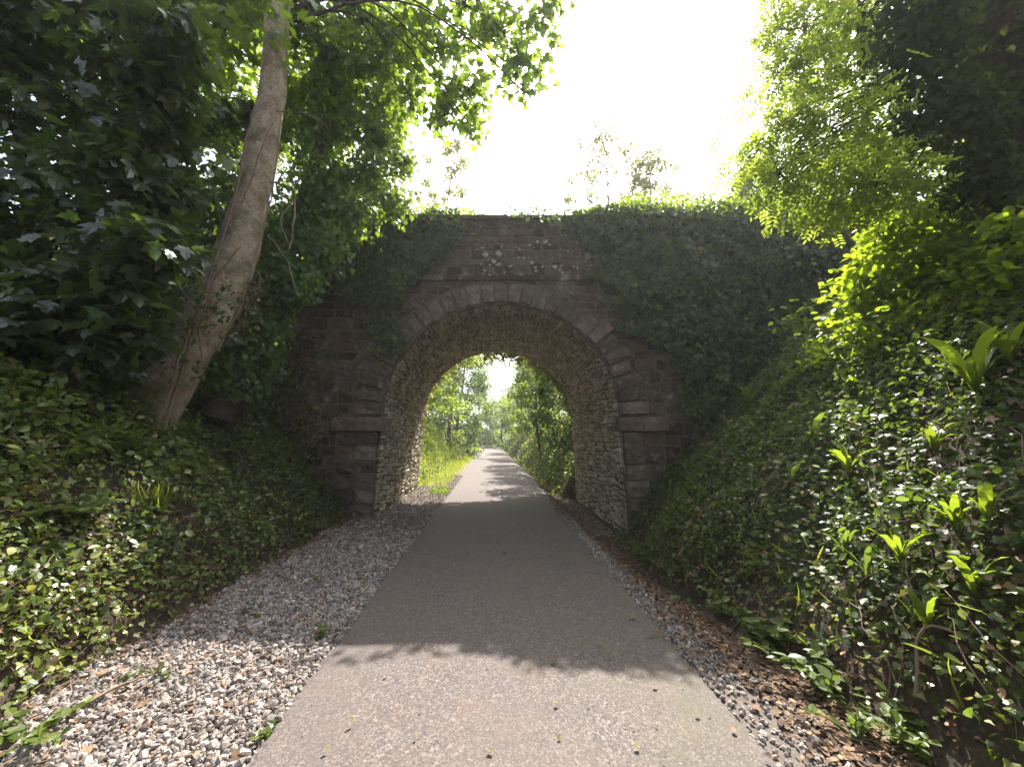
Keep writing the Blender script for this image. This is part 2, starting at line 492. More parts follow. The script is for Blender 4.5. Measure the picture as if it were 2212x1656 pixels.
def prof_pos(s):
    """walk along the inside of the arch: s metres from the left base; returns x, z, nx, nz"""
    s = np.asarray(s, float)
    hj = ZS + .7; L = math.pi * (AA + BB) / 2
    th = math.pi * (1 - np.clip((s - hj) / L, 0, 1))
    left, right = s < hj, s > hj + L
    zb = np.where(left, s - .7, np.where(right, ZS - (s - hj - L), ZS + BB * np.sin(th)))
    bat = .10 * np.clip((ZS - .25 - zb) / 2, 0, 1) - .02
    xb = np.where(left, -AA - bat * (zb < ZS), np.where(right, AA + bat * (zb < ZS), AA * np.cos(th)))
    nx = np.where(left, 1.0, np.where(right, -1.0, -np.cos(th)))
    nz = np.where(left | right, 0.0, -np.sin(th))
    return xb, zb, nx, nz


def barrel_map(s, t, d):
    xb, zb, nx, nz = prof_pos(s)
    return np.stack([CX + xb + nx * d - .053 * t, BY0 + t, zb + nz * d], -1)


SLEN = 2 * (ZS + .7) + math.pi * (AA + BB) / 2


def ring_map(s, t, d):           # s = angle, t = radial distance outwards
    return np.stack([CX + (AA + t) * np.cos(s), BY0 - d, ZS + (BB + t) * np.sin(s)], -1)


PA = np.array([0, .07, .36, .64, .93, 1])


def blocks(mb, fmap, rects, prot=(.01, .05), jit=.012, rough=.012, mi=0, gap=.006, aspect=1.0):
    for (s0, s1, t0, t1) in rects:
        k = rng.uniform(*prot)
        a = np.array([s0, s1, s1, s0], float); b = np.array([t0, t0, t1, t1], float)
        gs = gap * aspect
        a += np.array([gs, -gs, -gs, gs]) + rng.normal(0, jit * aspect, 4); b += np.array([gap, gap, -gap, -gap]) + rng.normal(0, jit, 4)
        A, B = np.meshgrid(PA, PA, indexing='ij')
        S = (a[0] * (1 - A) + a[1] * A) * (1 - B) + (a[3] * (1 - A) + a[2] * A) * B
        T = (b[0] * (1 - A) + b[1] * A) * (1 - B) + (b[3] * (1 - A) + b[2] * A) * B
        edge = np.minimum(np.minimum(A, 1 - A), np.minimum(B, 1 - B))
        tilt = (A - .5) * rng.normal(0, rough) + (B - .5) * rng.normal(0, rough)
        D = np.where(edge == 0, -.03, k + tilt + rng.normal(0, rough, A.shape) * (edge > .1) + .35 * rough * (edge > .1))
        S = S + rng.normal(0, jit * .5 * aspect, S.shape) * (edge > 0); T = T + rng.normal(0, jit * .5, T.shape) * (edge > 0)
        mb.grid(fmap(S, T, D), mi, flip=True)


def courses(s0, s1, t0, t1, h, w):
    out_ = []; t = t0
    while t < t1 - h[0] * .5:
        hh = min(rng.uniform(*h), t1 - t)
        if t1 - (t + hh) < h[0] * .6: hh = t1 - t
        s = s0 - rng.uniform(0, w[1])
        while s < s1:
            ww = rng.uniform(*w)
            if ww > 0: out_.append((max(s, s0), min(s + ww, s1), t, t + hh))
            s += ww
        t += hh
    return [r for r in out_ if r[1] - r[0] > .05]


bridge = empty("stone_bridge", (CX, BY0, 0), "dark red sandstone bridge with a round arch over the asphalt path", "bridge")

# rubble face, clipped round the arch ring and the dressed piers
def clip_rects(rs):
    res = []
    for (a, b, t0, t1) in rs:
        tm = (t0 + t1) / 2
        if tm < ZS - .02: half = AA + .88
        else:
            k = (tm - ZS) / (BB + .42)
            if k >= 1: res.append((a, b, t0, t1)); continue
            half = (AA + .44) * math.sqrt(1 - k * k)
        for lo, hi in ((a, min(b, CX - half)), (max(a, CX + half), b)):
            if hi - lo > .06: res.append((lo, hi, t0, t1))
    return res


mb = MB()
rs = clip_rects(courses(-9.5, 10.5, -.9, 2.1, (.18, .30), (.22, .55)) + courses(-9.5, 10.5, 2.1, 4.98, (.14, .27), (.18, .5)))
blocks(mb, wall_map, rs, (.0, .04), .012, .012)
blocks(mb, wall_map, courses(-9.5, 10.5, 5.12, 6.42, (.13, .24), (.16, .46)), (.0, .035), .012, .012)
# backing plane with the arched hole
xw = np.concatenate([np.linspace(-22, CX - AA - .1, 8), CX + (AA + .1) * np.cos(np.linspace(math.pi, 0, 49)), np.linspace(CX + AA + .1, 22, 8)])
zb = np.where(np.abs(xw - CX) < AA + .1, ZS + (BB + .1) * np.sqrt(np.clip(1 - ((xw - CX) / (AA + .1)) ** 2, 0, 1)), -1.2)
for y0, fl in ((BY0, False), (BY1, True)):
    sh = -.053 * (y0 - BY0)
    mb.grid(np.stack([np.stack([xw + sh, np.full_like(xw, y0), zb], -1), np.stack([xw + sh, np.full_like(xw, y0), np.full_like(xw, 6.44)], -1)], 0), 1, flip=not fl)
# parapet insides and the roadway between them
mb.quads([(-22, BY0 + .42, 5.2), (22, BY0 + .42, 5.2), (22, BY0 + .42, 6.44), (-22, BY0 + .42, 6.44)], [(0, 1, 2, 3)], 1)
mb.quads([(-22, BY1 - .42, 5.2), (22, BY1 - .42, 5.2), (22, BY1 - .42, 6.44), (-22, BY1 - .42, 6.44)], [(3, 2, 1, 0)], 1)
mb.quads([(-22, BY0 + .1, 5.25), (22, BY0 + .1, 5.25), (22, BY1 - .1, 5.25), (-22, BY1 - .1, 5.25)], [(0, 1, 2, 3)], 1)
mb.build("rubble_wall", [M['redstone'], M['mortar']], bridge)

mb = MB()
blocks(mb, barrel_map, courses(0, SLEN, .02, BY1 - BY0, (.18, .45), (.07, .135)), (.0, .04), .012, .018)
S, T = np.meshgrid(np.linspace(0, SLEN, 120), np.linspace(-.02, BY1 - BY0, 12), indexing='ij')
mb.grid(barrel_map(S, T, np.zeros_like(S)), 1, flip=True)
mb.build("arch_barrel", [M['barrel'], M['mortar']], bridge)

mb = MB()
nv = 29
ang = np.linspace(0, math.pi, nv + 1)
rects = []
for i in range(nv):
    low = min(i, nv - 1 - i)
    wd = (.62 if low < 8 and low % 2 == 0 else .47) if low < 9 else .46
    rects.append((ang[i], ang[i + 1], -.015, wd))
blocks(mb, ring_map, rects, (.04, .11), .012, .016, gap=.013, aspect=.42)
S, T = np.meshgrid(np.linspace(0, math.pi, 80), np.array([-.02, .5]), indexing='ij')
mb.grid(ring_map(S, T, np.full_like(S, .02)), 1, flip=False)
D, S = np.meshgrid(np.array([.05, -.12]), np.linspace(0, math.pi, 80), indexing='ij')
mb.grid(ring_map(S, np.full_like(S, -.02), D), 0)
mb.build("arch_ring", [M['voussoir'], M['mortar']], bridge)

for sgn in (-1, 1):
    mb = MB()
    z = -.9
    while z < 1.72:
        h = min(rng.uniform(.26, .36), 1.74 - z)
        if 1.74 - z - h < .15: h = 1.74 - z
        xi = CX + sgn * (AA + .02 + .06 * (1 - (z + .9) / 2.6)); xo = CX + sgn * (AA + .9)
        cut = xi + (xo - xi) * rng.uniform(.35, .65)
        for a, b in ((xi, cut), (cut, xo)):
            blocks(mb, wall_map, [(min(a, b), max(a, b), z, z + h)], (.04, .10), .012, .018, gap=.011)
        z += h
    x0, x1 = sorted((CX + sgn * (AA + .06), CX + sgn * (AA + .9)))
    mb.quads([(x0, BY0 - .03, -1), (x1, BY0 - .03, -1), (x1, BY0 - .03, 1.8), (x0, BY0 - .03, 1.8)], [(0, 1, 2, 3)], 1)
    tag(mb.build("pier", [M['voussoir'], M['mortar']], bridge), "dressed stone pier " + ("beside the gravel verge" if sgn < 0 else "at the foot of the ivy bank"))
    mb = MB()
    a, b = sorted((CX + sgn * (AA - .06), CX + sgn * (AA + .95)))
    for c0, c1 in ((a, (a + b) / 2 - .004), ((a + b) / 2 + .004, b)):
        S, T = np.meshgrid(np.linspace(c0, c1, 8), np.array([1.74, 1.742, 1.76, 1.93, 1.99, 2.03, 2.04]), indexing='ij')
        Dp = np.array([-.1, .13, .145, .14, .12, .07, -.1])[None] + rng.normal(0, .006, S.shape)
        mb.grid(wall_map(S, T, Dp), flip=True)
        for e, fl in ((0, False), (-1, True)):
            pts = wall_map(S[e], T[e], Dp[e]); n_ = len(pts)
            mb.add(pts, [(0, k, k + 1) if not fl else (0, k + 1, k) for k in range(1, n_ - 1)])
    # the slab turns the corner into the arch
    xi = CX + sgn * (AA - .07); xo = CX + sgn * (AA + .1)
    mb.box((min(xi, xo), BY0 - .09, 1.745), (max(xi, xo), BY0 + .5, 2.02))
    mb.build("impost", M['voussoir'], bridge)

mb = MB()
x = -9.5
while x < 10.5:
    w_ = rng.uniform(.7, 1.2); e = rng.normal(0, .006)
    S, T = np.meshgrid(np.linspace(x + .004, x + w_ - .004, 6), np.array([4.98, 4.985, 5.0, 5.08, 5.12, 5.125]), indexing='ij')
    mb.grid(wall_map(S, T, np.array([-.05, .05, .062, .066, .04, -.05])[None] + e + rng.normal(0, .004, S.shape)), flip=True)
    x += w_
mb.build("string_course", M['redstone'], bridge)

mb = MB()
for yb in (BY0 + .2, BY1 - .2):
    mb = MB()
    x = -14
    while x < 15:
        w_ = rng.uniform(.5, 1.0); zt = 6.56 + rng.normal(0, .012)
        ysn = np.array([-.27, -.275, -.2, 0, .2, .27, .27]); zsn = np.array([6.42, 6.5, zt, zt + .035, zt, 6.5, 6.42])
        S = np.linspace(x + .001, x + w_ - .001, 5)
        X = np.stack([np.stack([np.full(7, s), yb + ysn, zsn + rng.normal(0, .008, 7)], -1) for s in S], 0)
        mb.grid(X)
        for e, fl in ((0, False), (-1, True)):
            mb.add(X[e], [(0, k, k + 1) if fl else (0, k + 1, k) for k in range(1, 6)])
        x += w_
    mb.build("coping", M['redstone'], bridge)

# pale lichen rosettes on the parapet over the arch
mb = MB()
for k in range(60):
    u_, v_ = rng.uniform(1030, 1330), rng.uniform(520, 600)
    c = P(u_, v_, BY0 - .055)
    r = rng.uniform(.012, .045) * (1.6 if rng.random() < .15 else 1)
    a = np.arange(9) * 2 * np.pi / 9
    rr = r * (1 + rng.normal(0, .18, 9))
    o = np.stack([c[0] + rr * np.cos(a), np.full(9, c[1]), c[2] + rr * np.sin(a) * .8], -1)
    mb.add(np.vstack([c + [0, -.008, 0], o]), [(0, 1 + i, 1 + (i + 1) % 9) for i in range(9)])
tag(mb.build("lichen", M['lichen'], bridge), kind='stuff')

# ------------------------------------------------------------------ scatter helpers
def hit(u, v):
    """where the sight line through (u, v) meets the banks"""
    o = np.array([0, 0, 1.6]); d = P(u, v, 1.0) - o
    t = np.arange(.8, 8.0, .01)
    q = o + d * t[:, None]
    b = np.nonzero(q[:, 2] < H(q[:, 0], q[:, 1]))[0]
    return q[b[0]] if len(b) else q[-1]


def nrm_at(x, y):
    e = .12
    gx = (H(x + e, y) - H(x - e, y)) / (2 * e); gy = (H(x, y + e) - H(x, y - e)) / (2 * e)
    return unit(np.stack([-gx, -gy, np.ones_like(gx)], -1))


def rnd(n, s=1.0):
    return rng.normal(0, s, (n, 3))


def cast(n, x0, x1, y0, y1, margin=.7):
    x = rng.uniform(x0, x1, n); y = rng.uniform(y0, y1, n)
    k = np.abs(x) < 1.36 * np.maximum(y, 0) + margin
    return x[k], y[k]


ICO_V = []
_p = (1 + 5 ** .5) / 2
for a in (-1, 1):
    for b in (-_p, _p):
        ICO_V += [(0, a, b), (a, b, 0), (b, 0, a)]
ICO_V = np.array(ICO_V, float); ICO_V /= np.linalg.norm(ICO_V[0])
ICO_T = []
for i in range(12):
    for j in range(i + 1, 12):
        for k in range(j + 1, 12):
            e = [np.linalg.norm(ICO_V[a] - ICO_V[b]) for a, b in ((i, j), (j, k), (i, k))]
            if max(e) < 1.06:
                n_ = np.cross(ICO_V[j] - ICO_V[i], ICO_V[k] - ICO_V[i])
                ICO_T.append((i, j, k) if n_ @ ICO_V[i] > 0 else (i, k, j))
ICO_T = np.array(ICO_T)


def stones(mb, pos, size):
    n = len(pos)
    V = ICO_V[None] * (1 + rng.normal(0, .16, (n, 12, 1)))
    V = V * (np.array([1.0, .75, .55]) * (1 + rng.normal(0, .18, (n, 3))))[:, None]
    q = unit(rng.normal(0, 1, (n, 4))); w_, x, y, z = q.T
    Rm = np.stack([1 - 2 * (y * y + z * z), 2 * (x * y - z * w_), 2 * (x * z + y * w_), 2 * (x * y + z * w_), 1 - 2 * (x * x + z * z), 2 * (y * z - x * w_), 2 * (x * z - y * w_), 2 * (y * z + x * w_), 1 - 2 * (x * x + y * y)], -1).reshape(n, 3, 3)
    V = np.einsum('nij,nkj->nki', Rm, V) * size[:, None, None] + pos[:, None]
    mb.add(V.reshape(-1, 3), (ICO_T[None] + (np.arange(n) * 12)[:, None, None]).reshape(-1, 3))


# ------------------------------------------------------------------ verges: chippings, litter
mb = MB()
x, y = cast(44000, -3.6, -1.2, .9, 9.0); u = x - xc(y)
edge = -2.82 + .35 * (fbm(y * 1.5, y * 0, 31) - .5)
k = (u < -1.30) & (u > edge) & (rng.random(len(u)) < (1 - .8 * smooth(5.5, 8, y)) * np.where(y < 4.5, 1, .75))
x, y, u = x[k], y[k], u[k]
s = rng.uniform(.009, .0215, len(x)) * (1 + .6 * (rng.random(len(x)) < .1))
stones(mb, np.stack([x, y, H(x, y) + s * .5 + .012 * rng.random(len(x))], -1), s)
x = np.repeat(x, 2) + rng.normal(0, .05, 2 * len(x)); y = np.repeat(y, 2) + rng.normal(0, .05, len(x)); k = x - xc(y) < -1.33; x, y = x[k], y[k]
s = rng.uniform(.007, .013, len(x)); stones(mb, np.stack([x, y, H(x, y) + s * .6], -1), s)
x, y = cast(16000, 1.1, 2.6, .9, 13.0); u = x - xc(y)
k = (u > 1.30) & (u < 1.75 + .3 * (fbm(y * 1.2, y * 0, 41) - .3)) & (rng.random(len(u)) < .9 - .5 * smooth(5, 9, y))
x, y = x[k], y[k]
s = rng.uniform(.010, .022, len(x))
stones(mb, np.stack([x, y, H(x, y) + s * .5], -1), s)
x, y = cast(12000, 1.0, 2.6, 8.0, 13.0); u = x - xc(y)
k = (u > 1.32) & (u < 2.42) & (rng.random(len(u)) < .6)
x, y = x[k], y[k]; s = rng.uniform(.012, .026, len(x)); stones(mb, np.stack([x, y, H(x, y) + s * .4], -1), s)
x, y = cast(16000, -3.6, -1.4, 8.4, 17.0); u = x - xc(y)
k = (u < -1.32) & (u > -2.42) & (rng.random(len(u)) < .8)
x, y = x[k], y[k]
s = rng.uniform(.014, .03, len(x))
stones(mb, np.stack([x, y, H(x, y) + s * .4], -1), s)
tag(mb.build("gravel", M['gravel']), "grey chippings along both edges of the path", "gravel", kind='stuff')

patch = lambda x, y, s_, a, b, f=.8: smooth(a, b, fbm(x * f, y * f, s_))
mb = MB()
def litter(n, x0, x1, y0, y1, dens, size=(.025, .06), T=OVATE, lift=.012):
    x, y = cast(n, x0, x1, y0, y1); u = x - xc(y)
    k = rng.random(len(x)) < dens(x, y, u)
    x, y = x[k], y[k]; n = len(x)
    mb.scatter(T, np.stack([x, y, H(x, y) + lift + .02 * rng.random(n)], -1), np.column_stack([rng.normal(0, 1, n), rng.normal(0, 1, n), rng.normal(0, .12, n)]),
               nrm_at(x, y) + rnd(n, .22), rng.uniform(*size, n))
band = lambda u, a, b, s_: smooth(a - s_, a + s_, u) * (1 - smooth(b - s_, b + s_, u))
litter(34000, 1.3, 3.2, .8, 8, lambda x, y, u: band(u, 1.62, 2.12, .18) * .95, (.018, .05))
litter(9000, 1.2, 3.2, .8, 13, lambda x, y, u: band(u, 1.35, 2.4, .05) * .35)
litter(3000, 2, 4, 5, 9, lambda x, y, u: .5 * (u < 2.9))
litter(16000, -3.8, -1.3, .8, 8, lambda x, y, u: band(u, -3.2, -2.7, .18) * (.8) + .06 * (u < -1.32) + .5 * band(u, -2.9, -1.5, .1) * smooth(5, 8, y))
litter(6000, 1.0, 3, 13, 30, lambda x, y, u: .9 * band(u, 1.4, 2.2, .2), (.05, .11))
litter(7000, 1.0, 2.6, 8, 13, lambda x, y, u: .7 * (u > 1.35) * (u < 2.45))
litter(7000, -3.8, -1.3, 8, 13, lambda x, y, u: .55 * (u < -1.35) * (u > -2.4))
litter(4000, 2, 6, 1, 8, lambda x, y, u: .3 * (u > 2.3), (.02, .04))
litter(3500, -3.2, -1.3, .8, 9, lambda x, y, u: .8 * (u < -1.33), (.01, .03))
litter(900, -3.4, -1.3, .8, 8, lambda x, y, u: .8 * (u < -1.33), (.04, .07), SYC)
litter(900, 1.3, 3.0, .8, 8, lambda x, y, u: .7 * (u > 1.4), (.04, .065), SYC)
litter(5000, -1.5, 1.5, .8, 13, lambda x, y, u: .10 * (np.abs(u) < 1.25) + .9 * band(np.abs(u), 1.22, 1.34, .04) * patch(x, y, 61, .4, .6, 1.5), (.006, .02), OVATE, .036)
litter(2500, -1.5, 1.5, .8, 8, lambda x, y, u: .9 * band(np.abs(u), 1.2, 1.36, .05) * patch(x, y, 66, .45, .6, 1.1), (.02, .045), OVATE, .036)
tag(mb.build("leaf_litter", M['dead']), "brown fallen leaves and straw along the verges", "leaf litter", kind='stuff')

# straw, thin roots and twigs lying among the chippings
mb = MB()
for k in range(620):
    left = k % 3 != 0
    y = rng.uniform(1.2, 7.5); u = rng.uniform(-3.25, -1.9) if left else rng.uniform(1.7, 2.7)
    if left and rng.random() < .5: u = rng.uniform(-3.3, -2.6)
    x = u + xc(y); a = rng.uniform(0, math.pi); L = rng.uniform(.06, .3)
    t = np.linspace(-.5, .5, 5); bend = rng.normal(0, .12) * L
    px = x + L * t * math.cos(a) + bend * t * t * 4 * math.sin(a); py = y + L * t * math.sin(a) - bend * t * t * 4 * math.cos(a)
    mb.tube(np.stack([px, py, H(px, py) + .022 + .012 * rng.random(5)], -1), rng.uniform(.0015, .004), 4)
tag(mb.build("straw", M['wood']), "dry straw and rootlets scattered on the chippings", "straw", kind='stuff')

# ------------------------------------------------------------------ ivy and small plants covering the banks
def cover(mb, T, n, x0, x1, y0, y1, dens, size, mi=0, lift=(.01, .10), tilt=.45, up=.5, margin=.7):
    x, y = cast(n, x0, x1, y0, y1, margin); u = x - xc(y)
    k = rng.random(len(x)) < dens(x, y, u)
    x, y = x[k], y[k]; n = len(x)
    nn = nrm_at(x, y)
    mound = .25 * (fbm(x * 2.2, y * 2.2, 77) - .4).clip(0, 1)
    p = np.stack([x, y, H(x, y)], -1) + nn * (rng.uniform(*lift, n) + mound)[:, None]
    nv_ = unit(nn * (1 - up) + np.array([0, 0, up]) + rnd(n, tilt))
    d = np.cross(nv_, rnd(n)); d[:, 2] -= .3
    mb.scatter(T, p, d, nv_, rng.uniform(*size, n), mi)


patch = lambda x, y, s_, a, b, f=.8: smooth(a, b, fbm(x * f, y * f, s_))
inb = lambda y: y < BY0 - .02
mb = MB()
sunny = lambda x, y: (1 - smooth(2.4, 3.8, y)) * (x < 0)  # pale leaves crowd here, painting a pool of sun on the bank
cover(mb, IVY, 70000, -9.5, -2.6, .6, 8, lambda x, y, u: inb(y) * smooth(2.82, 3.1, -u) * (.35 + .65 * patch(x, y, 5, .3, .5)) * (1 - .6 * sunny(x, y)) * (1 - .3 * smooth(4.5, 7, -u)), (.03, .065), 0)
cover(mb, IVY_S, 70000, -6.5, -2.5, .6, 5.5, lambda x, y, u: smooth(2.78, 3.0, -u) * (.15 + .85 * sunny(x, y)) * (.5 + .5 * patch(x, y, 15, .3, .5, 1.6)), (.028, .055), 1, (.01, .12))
cover(mb, IVY, 105000, 2.0, 9.5, .8, 8, lambda x, y, u: inb(y) * smooth(2.12, 2.45, u) * (.42 + .58 * patch(x, y, 8, .33, .5, .9)) * (1 - .35 * smooth(5, 7.5, u)), (.03, .062), 0)
cover(mb, IVY_S, 34000, 1.9, 8.5, .8, 8, lambda x, y, u: inb(y) * smooth(2.05, 2.3, u) * patch(x, y, 28, .45, .6, 1.2) * .6, (.025, .05), 1)
cover(mb, OVATE, 5000, -8, -2.9, .8, 7.5, lambda x, y, u: smooth(3.0, 3.3, -u) * patch(x, y, 18, .42, .6) * .6, (.04, .09), 1, (.05, .25))
cover(mb, OVATE, 4000, 2.2, 8, .8, 7.5, lambda x, y, u: smooth(2.4, 2.8, u) * patch(x, y, 29, .42, .6) * .6, (.04, .08), 1, (.05, .22))
cover(mb, OVATE, 26000, 1.9, 8.5, .8, 7.8, lambda x, y, u: smooth(2.1, 2.5, u) * (.15 + .85 * patch(x, y, 91, .42, .6, 1.1)) * (1 - smooth(6, 7.8, y)), (.035, .085), 2, (.06, .2), .55)
cover(mb, OVATE, 13000, -8.5, -2.6, .8, 7.8, lambda x, y, u: smooth(2.85, 3.1, -u) * (.15 + .85 * patch(x, y, 92, .42, .6, 1.1)) * (1 - smooth(6, 7.8, y)), (.035, .09), 2, (.06, .2), .55)
cover(mb, OVATE, 9000, 1.9, 8.5, .8, 7.8, lambda x, y, u: smooth(2.1, 2.3, u) * patch(x, y, 93, .5, .65, 1.6), (.02, .055), 3, (.05, .16), .8)
cover(mb, OVATE, 6000, -8.5, -2.6, .8, 7.8, lambda x, y, u: smooth(2.8, 3.0, -u) * patch(x, y, 94, .5, .65, 1.6), (.02, .055), 3, (.05, .16), .8)
cover(mb, OVATE, 42000, -15, 15, -2, 8, lambda x, y, u: ((u < -2.9) | (u > 2.5)) * (np.abs(x) > 1.3 * np.maximum(y, 0) + .5) * .9, (.07, .13), 2, (.02, .2), .5, .5, 16)
cover(mb, IVY, 30000, -15, 15, -2, 8, lambda x, y, u: ((u < -2.9) | (u > 2.3)) * (np.abs(x) > 1.3 * np.maximum(y, 0) + .5) * .9, (.05, .09), 0, (.02, .12), .5, .5, 16)
for k in range(560):        # trailing stems and dead stalks
    x_ = rng.uniform(2.2, 6.5) if k % 2 else rng.uniform(-7, -3.0); y_ = rng.uniform(1.2, 7.5)
    if abs(x_) > 1.36 * y_ + .5: continue
    a_ = rng.uniform(0, 6.28); L_ = rng.uniform(.15, .6); t_ = np.linspace(0, 1, 7)
    px_ = x_ + L_ * t_ * math.cos(a_) + np.cumsum(rng.normal(0, .012, 7)); py_ = np.minimum(y_ + L_ * t_ * math.sin(a_) + np.cumsum(rng.normal(0, .012, 7)), BY0 - .1)
    P_ = np.stack([px_, py_, H(px_, py_)], -1) + nrm_at(px_, py_) * (.10 + .12 * np.sin(t_ * 3.1) * rng.random())[:, None]
    mb.tube(P_, rng.uniform(.0018, .004), 4, 4)
n_ = 2600; x_, y_ = cast(n_, -8, 8, 1, 7.5, .5); u_ = x_ - xc(y_); k_ = ((u_ > 2.2) | (u_ < -2.95)) & (rng.random(len(u_)) < patch(x_, y_, 97, .45, .6, 1.0)); x_, y_ = x_[k_], y_[k_]
nn_ = nrm_at(x_, y_); mb.scatter(BLADE, np.stack([x_, y_, H(x_, y_)], -1) + nn_ * .05, nn_ * .5 + [0, 0, .4] + rnd(len(x_), .4), rnd(len(x_)), rng.uniform(.12, .32, len(x_)), 5)
tag(mb.build("ivy_ground_cover", [M['ivy'], M['ivy_pale'], M['herb'], M['dead'], M['wood'], M['grass']]), "glossy ivy and small leaves covering both banks", "ground cover", kind='stuff')

# banks beyond the bridge
mb = MB()
def blades(n, x0, x1, y0, y1, dens, size, mi, margin=.5):
    x, y = cast(n, x0, x1, y0, y1, margin); u = x - xc(y)
    k = rng.random(len(x)) < dens(x, y, u)
    x, y = x[k], y[k]; n = len(x)
    nn = nrm_at(x, y)
    mb.scatter(BLADE, np.stack([x, y, H(x, y) - .01], -1), nn * .5 + np.array([0, 0, .7]) + rnd(n, .35), rnd(n) + np.array([0, -.6, 0]), rng.uniform(*size, n), mi)
blades(46000, -7, -1.4, 12.7, 30, lambda x, y, u: smooth(1.35, 1.9, -u) * (.45 + .55 * smooth(2.4, 3, -u)), (.10, .32), 0)
blades(14000, -7, -2.2, 12.7, 40, lambda x, y, u: smooth(2.7, 3.2, -u) * .8, (.12, .3), 1)
blades(14000, -8, -2.2, 28, 80, lambda x, y, u: smooth(1.4, 2.0, -u), (.25, .5), 0)
blades(20000, 1, 8, 12.7, 60, lambda x, y, u: smooth(1.5, 2.2, u) * .8, (.12, .3), 0)
blades(9000, 1, 8, 12.7, 60, lambda x, y, u: smooth(2.3, 2.9, u) * .6, (.15, .35), 1)
for Lm in (1, -1):
    n = 16000
    x, y = cast(n, *((1.5, 8) if Lm > 0 else (-8, -1.9)), 12.75, 34, .5); u = x - xc(y)
    k = (np.abs(u) > 2.25) & (rng.random(len(x)) < (.8 if Lm > 0 else .3 + .5 * patch(x, y, 51, .4, .6, .5)))
    x, y = x[k], y[k]; n = len(x); nn = nrm_at(x, y)
    mb.scatter(OVATE, np.stack([x, y, H(x, y)], -1) + nn * rng.uniform(.03, .3, n)[:, None], rnd(n), nn + rnd(n, .5), rng.uniform(.06, .13, n), 2 if Lm > 0 else 3)
n = 1700; x = rng.uniform(-3.0, -1.5, n); y = rng.uniform(10.8, 12.6, n); u = x - xc(y)
k = (u < -1.36) & (u > -1.9) & (y > 11.2); x, y = x[k], y[k]
mb.scatter(OVATE, np.stack([x, y, H(x, y) + .04], -1), rnd(len(x)), rnd(len(x), .4) + [0, 0, 1], .06, 3)
for k_, (n, y0_, y1_, s_) in enumerate(((26000, 12.9, 32, (.09, .17)), (22000, 28, 60, (.16, .28)), (16000, 55, 120, (.3, .5)))):
    x, y = cast(n, -16, 12, y0_, y1_, .6); u = x - xc(y)
    k = ((u < -2.7) | (u > 1.95)) & (rng.random(n)[:len(u)] < .35 + .75 * smooth(.42, .58, fbm(x * .45, y * .45, 71)) * np.where(u < 0, .8, 1))
    k &= ~((u < 0) & (u > -3.6) & (y < 26) & (rng.random(len(u)) < .8))
    x, y = x[k], y[k]; n = len(x)
    hgt = (.2 + 1.5 * (fbm(x * .5, y * .5, 72) - .3).clip(0, 1)) * np.where(np.abs(x - xc(y)) > 3.3, 1.5, .5)
    mb.scatter(OVATE if k_ == 0 else DIAM, np.stack([x, y, H(x, y) + rng.random(n) * hgt], -1), rnd(n), rnd(n, .5) + [0, -.1, .8], rng.uniform(*s_, n), 2 if k_ == 9 else 3)
tag(mb.build("bank_grass", [M['grass'], M['drygrass'], M['fardark'], M['far']]), "grass and low weeds on the banks beyond the arch", "grass", kind='stuff')

# ------------------------------------------------------------------ ivy on the bridge
def inpoly(px, py, poly):
    r = np.zeros(len(px), bool); n = len(poly)
    for i in range(n):
        x1, y1 = poly[i]; x2, y2 = poly[(i + 1) % n]
        c = ((y1 > py) != (y2 > py)) & (px < (x2 - x1) * (py - y1) / (y2 - y1 + 1e-9) + x1)
        r ^= c
    return r


def wall_ivy(mb, poly, per_m2, size=(.035, .095), depth=(.03, .16), soft=.10, T=IVY, seed=1, tw=None):
    pw = np.array([P(u, v, BY0)[[0, 2]] for u, v in poly])
    lo, hi = pw.min(0) - .1, pw.max(0) + .1
    n = int((hi - lo).prod() * per_m2)
    x = rng.uniform(lo[0], hi[0], n); z = rng.uniform(lo[1], hi[1], n)
    wob = soft * 4
    dx = wob * (fbm(x * 1.7, z * 1.7, seed) - .5) + wob * .6 * (fbm(x * 6, z * 6, seed + 3) - .5) + rng.normal(0, soft * .35, n)
    dz = wob * (fbm(x * 1.7 + 9, z * 1.7, seed + 1) - .5) + rng.normal(0, soft * .35, n)
    k = inpoly(x + dx, z + dz, pw) & (z < 6.6) & (z > H(x, np.full(n, BY0 - .1)) - .1) & (rng.random(n) < .45 + .9 * fbm(x * 2.6, z * 2.6, seed + 7))
    x, z = x[k], z[k]; n = len(x)
    bulge = .9 * (fbm(x * 1.5, z * 1.5, seed + 5, 3) - .42).clip(0, 1) + .35 * (fbm(x * 5, z * 5, seed + 6, 2) - .5).clip(0, 1)
    y = BY0 - rng.uniform(*depth, n) - bulge
    nn = np.array([0, -1, .35]) + rnd(n, .38)
    d = np.array([0, -.2, -1]) + rnd(n, .55)
    mb.scatter(T, np.stack([x, y, z], -1), d, nn, rng.uniform(*size, n))
    return n


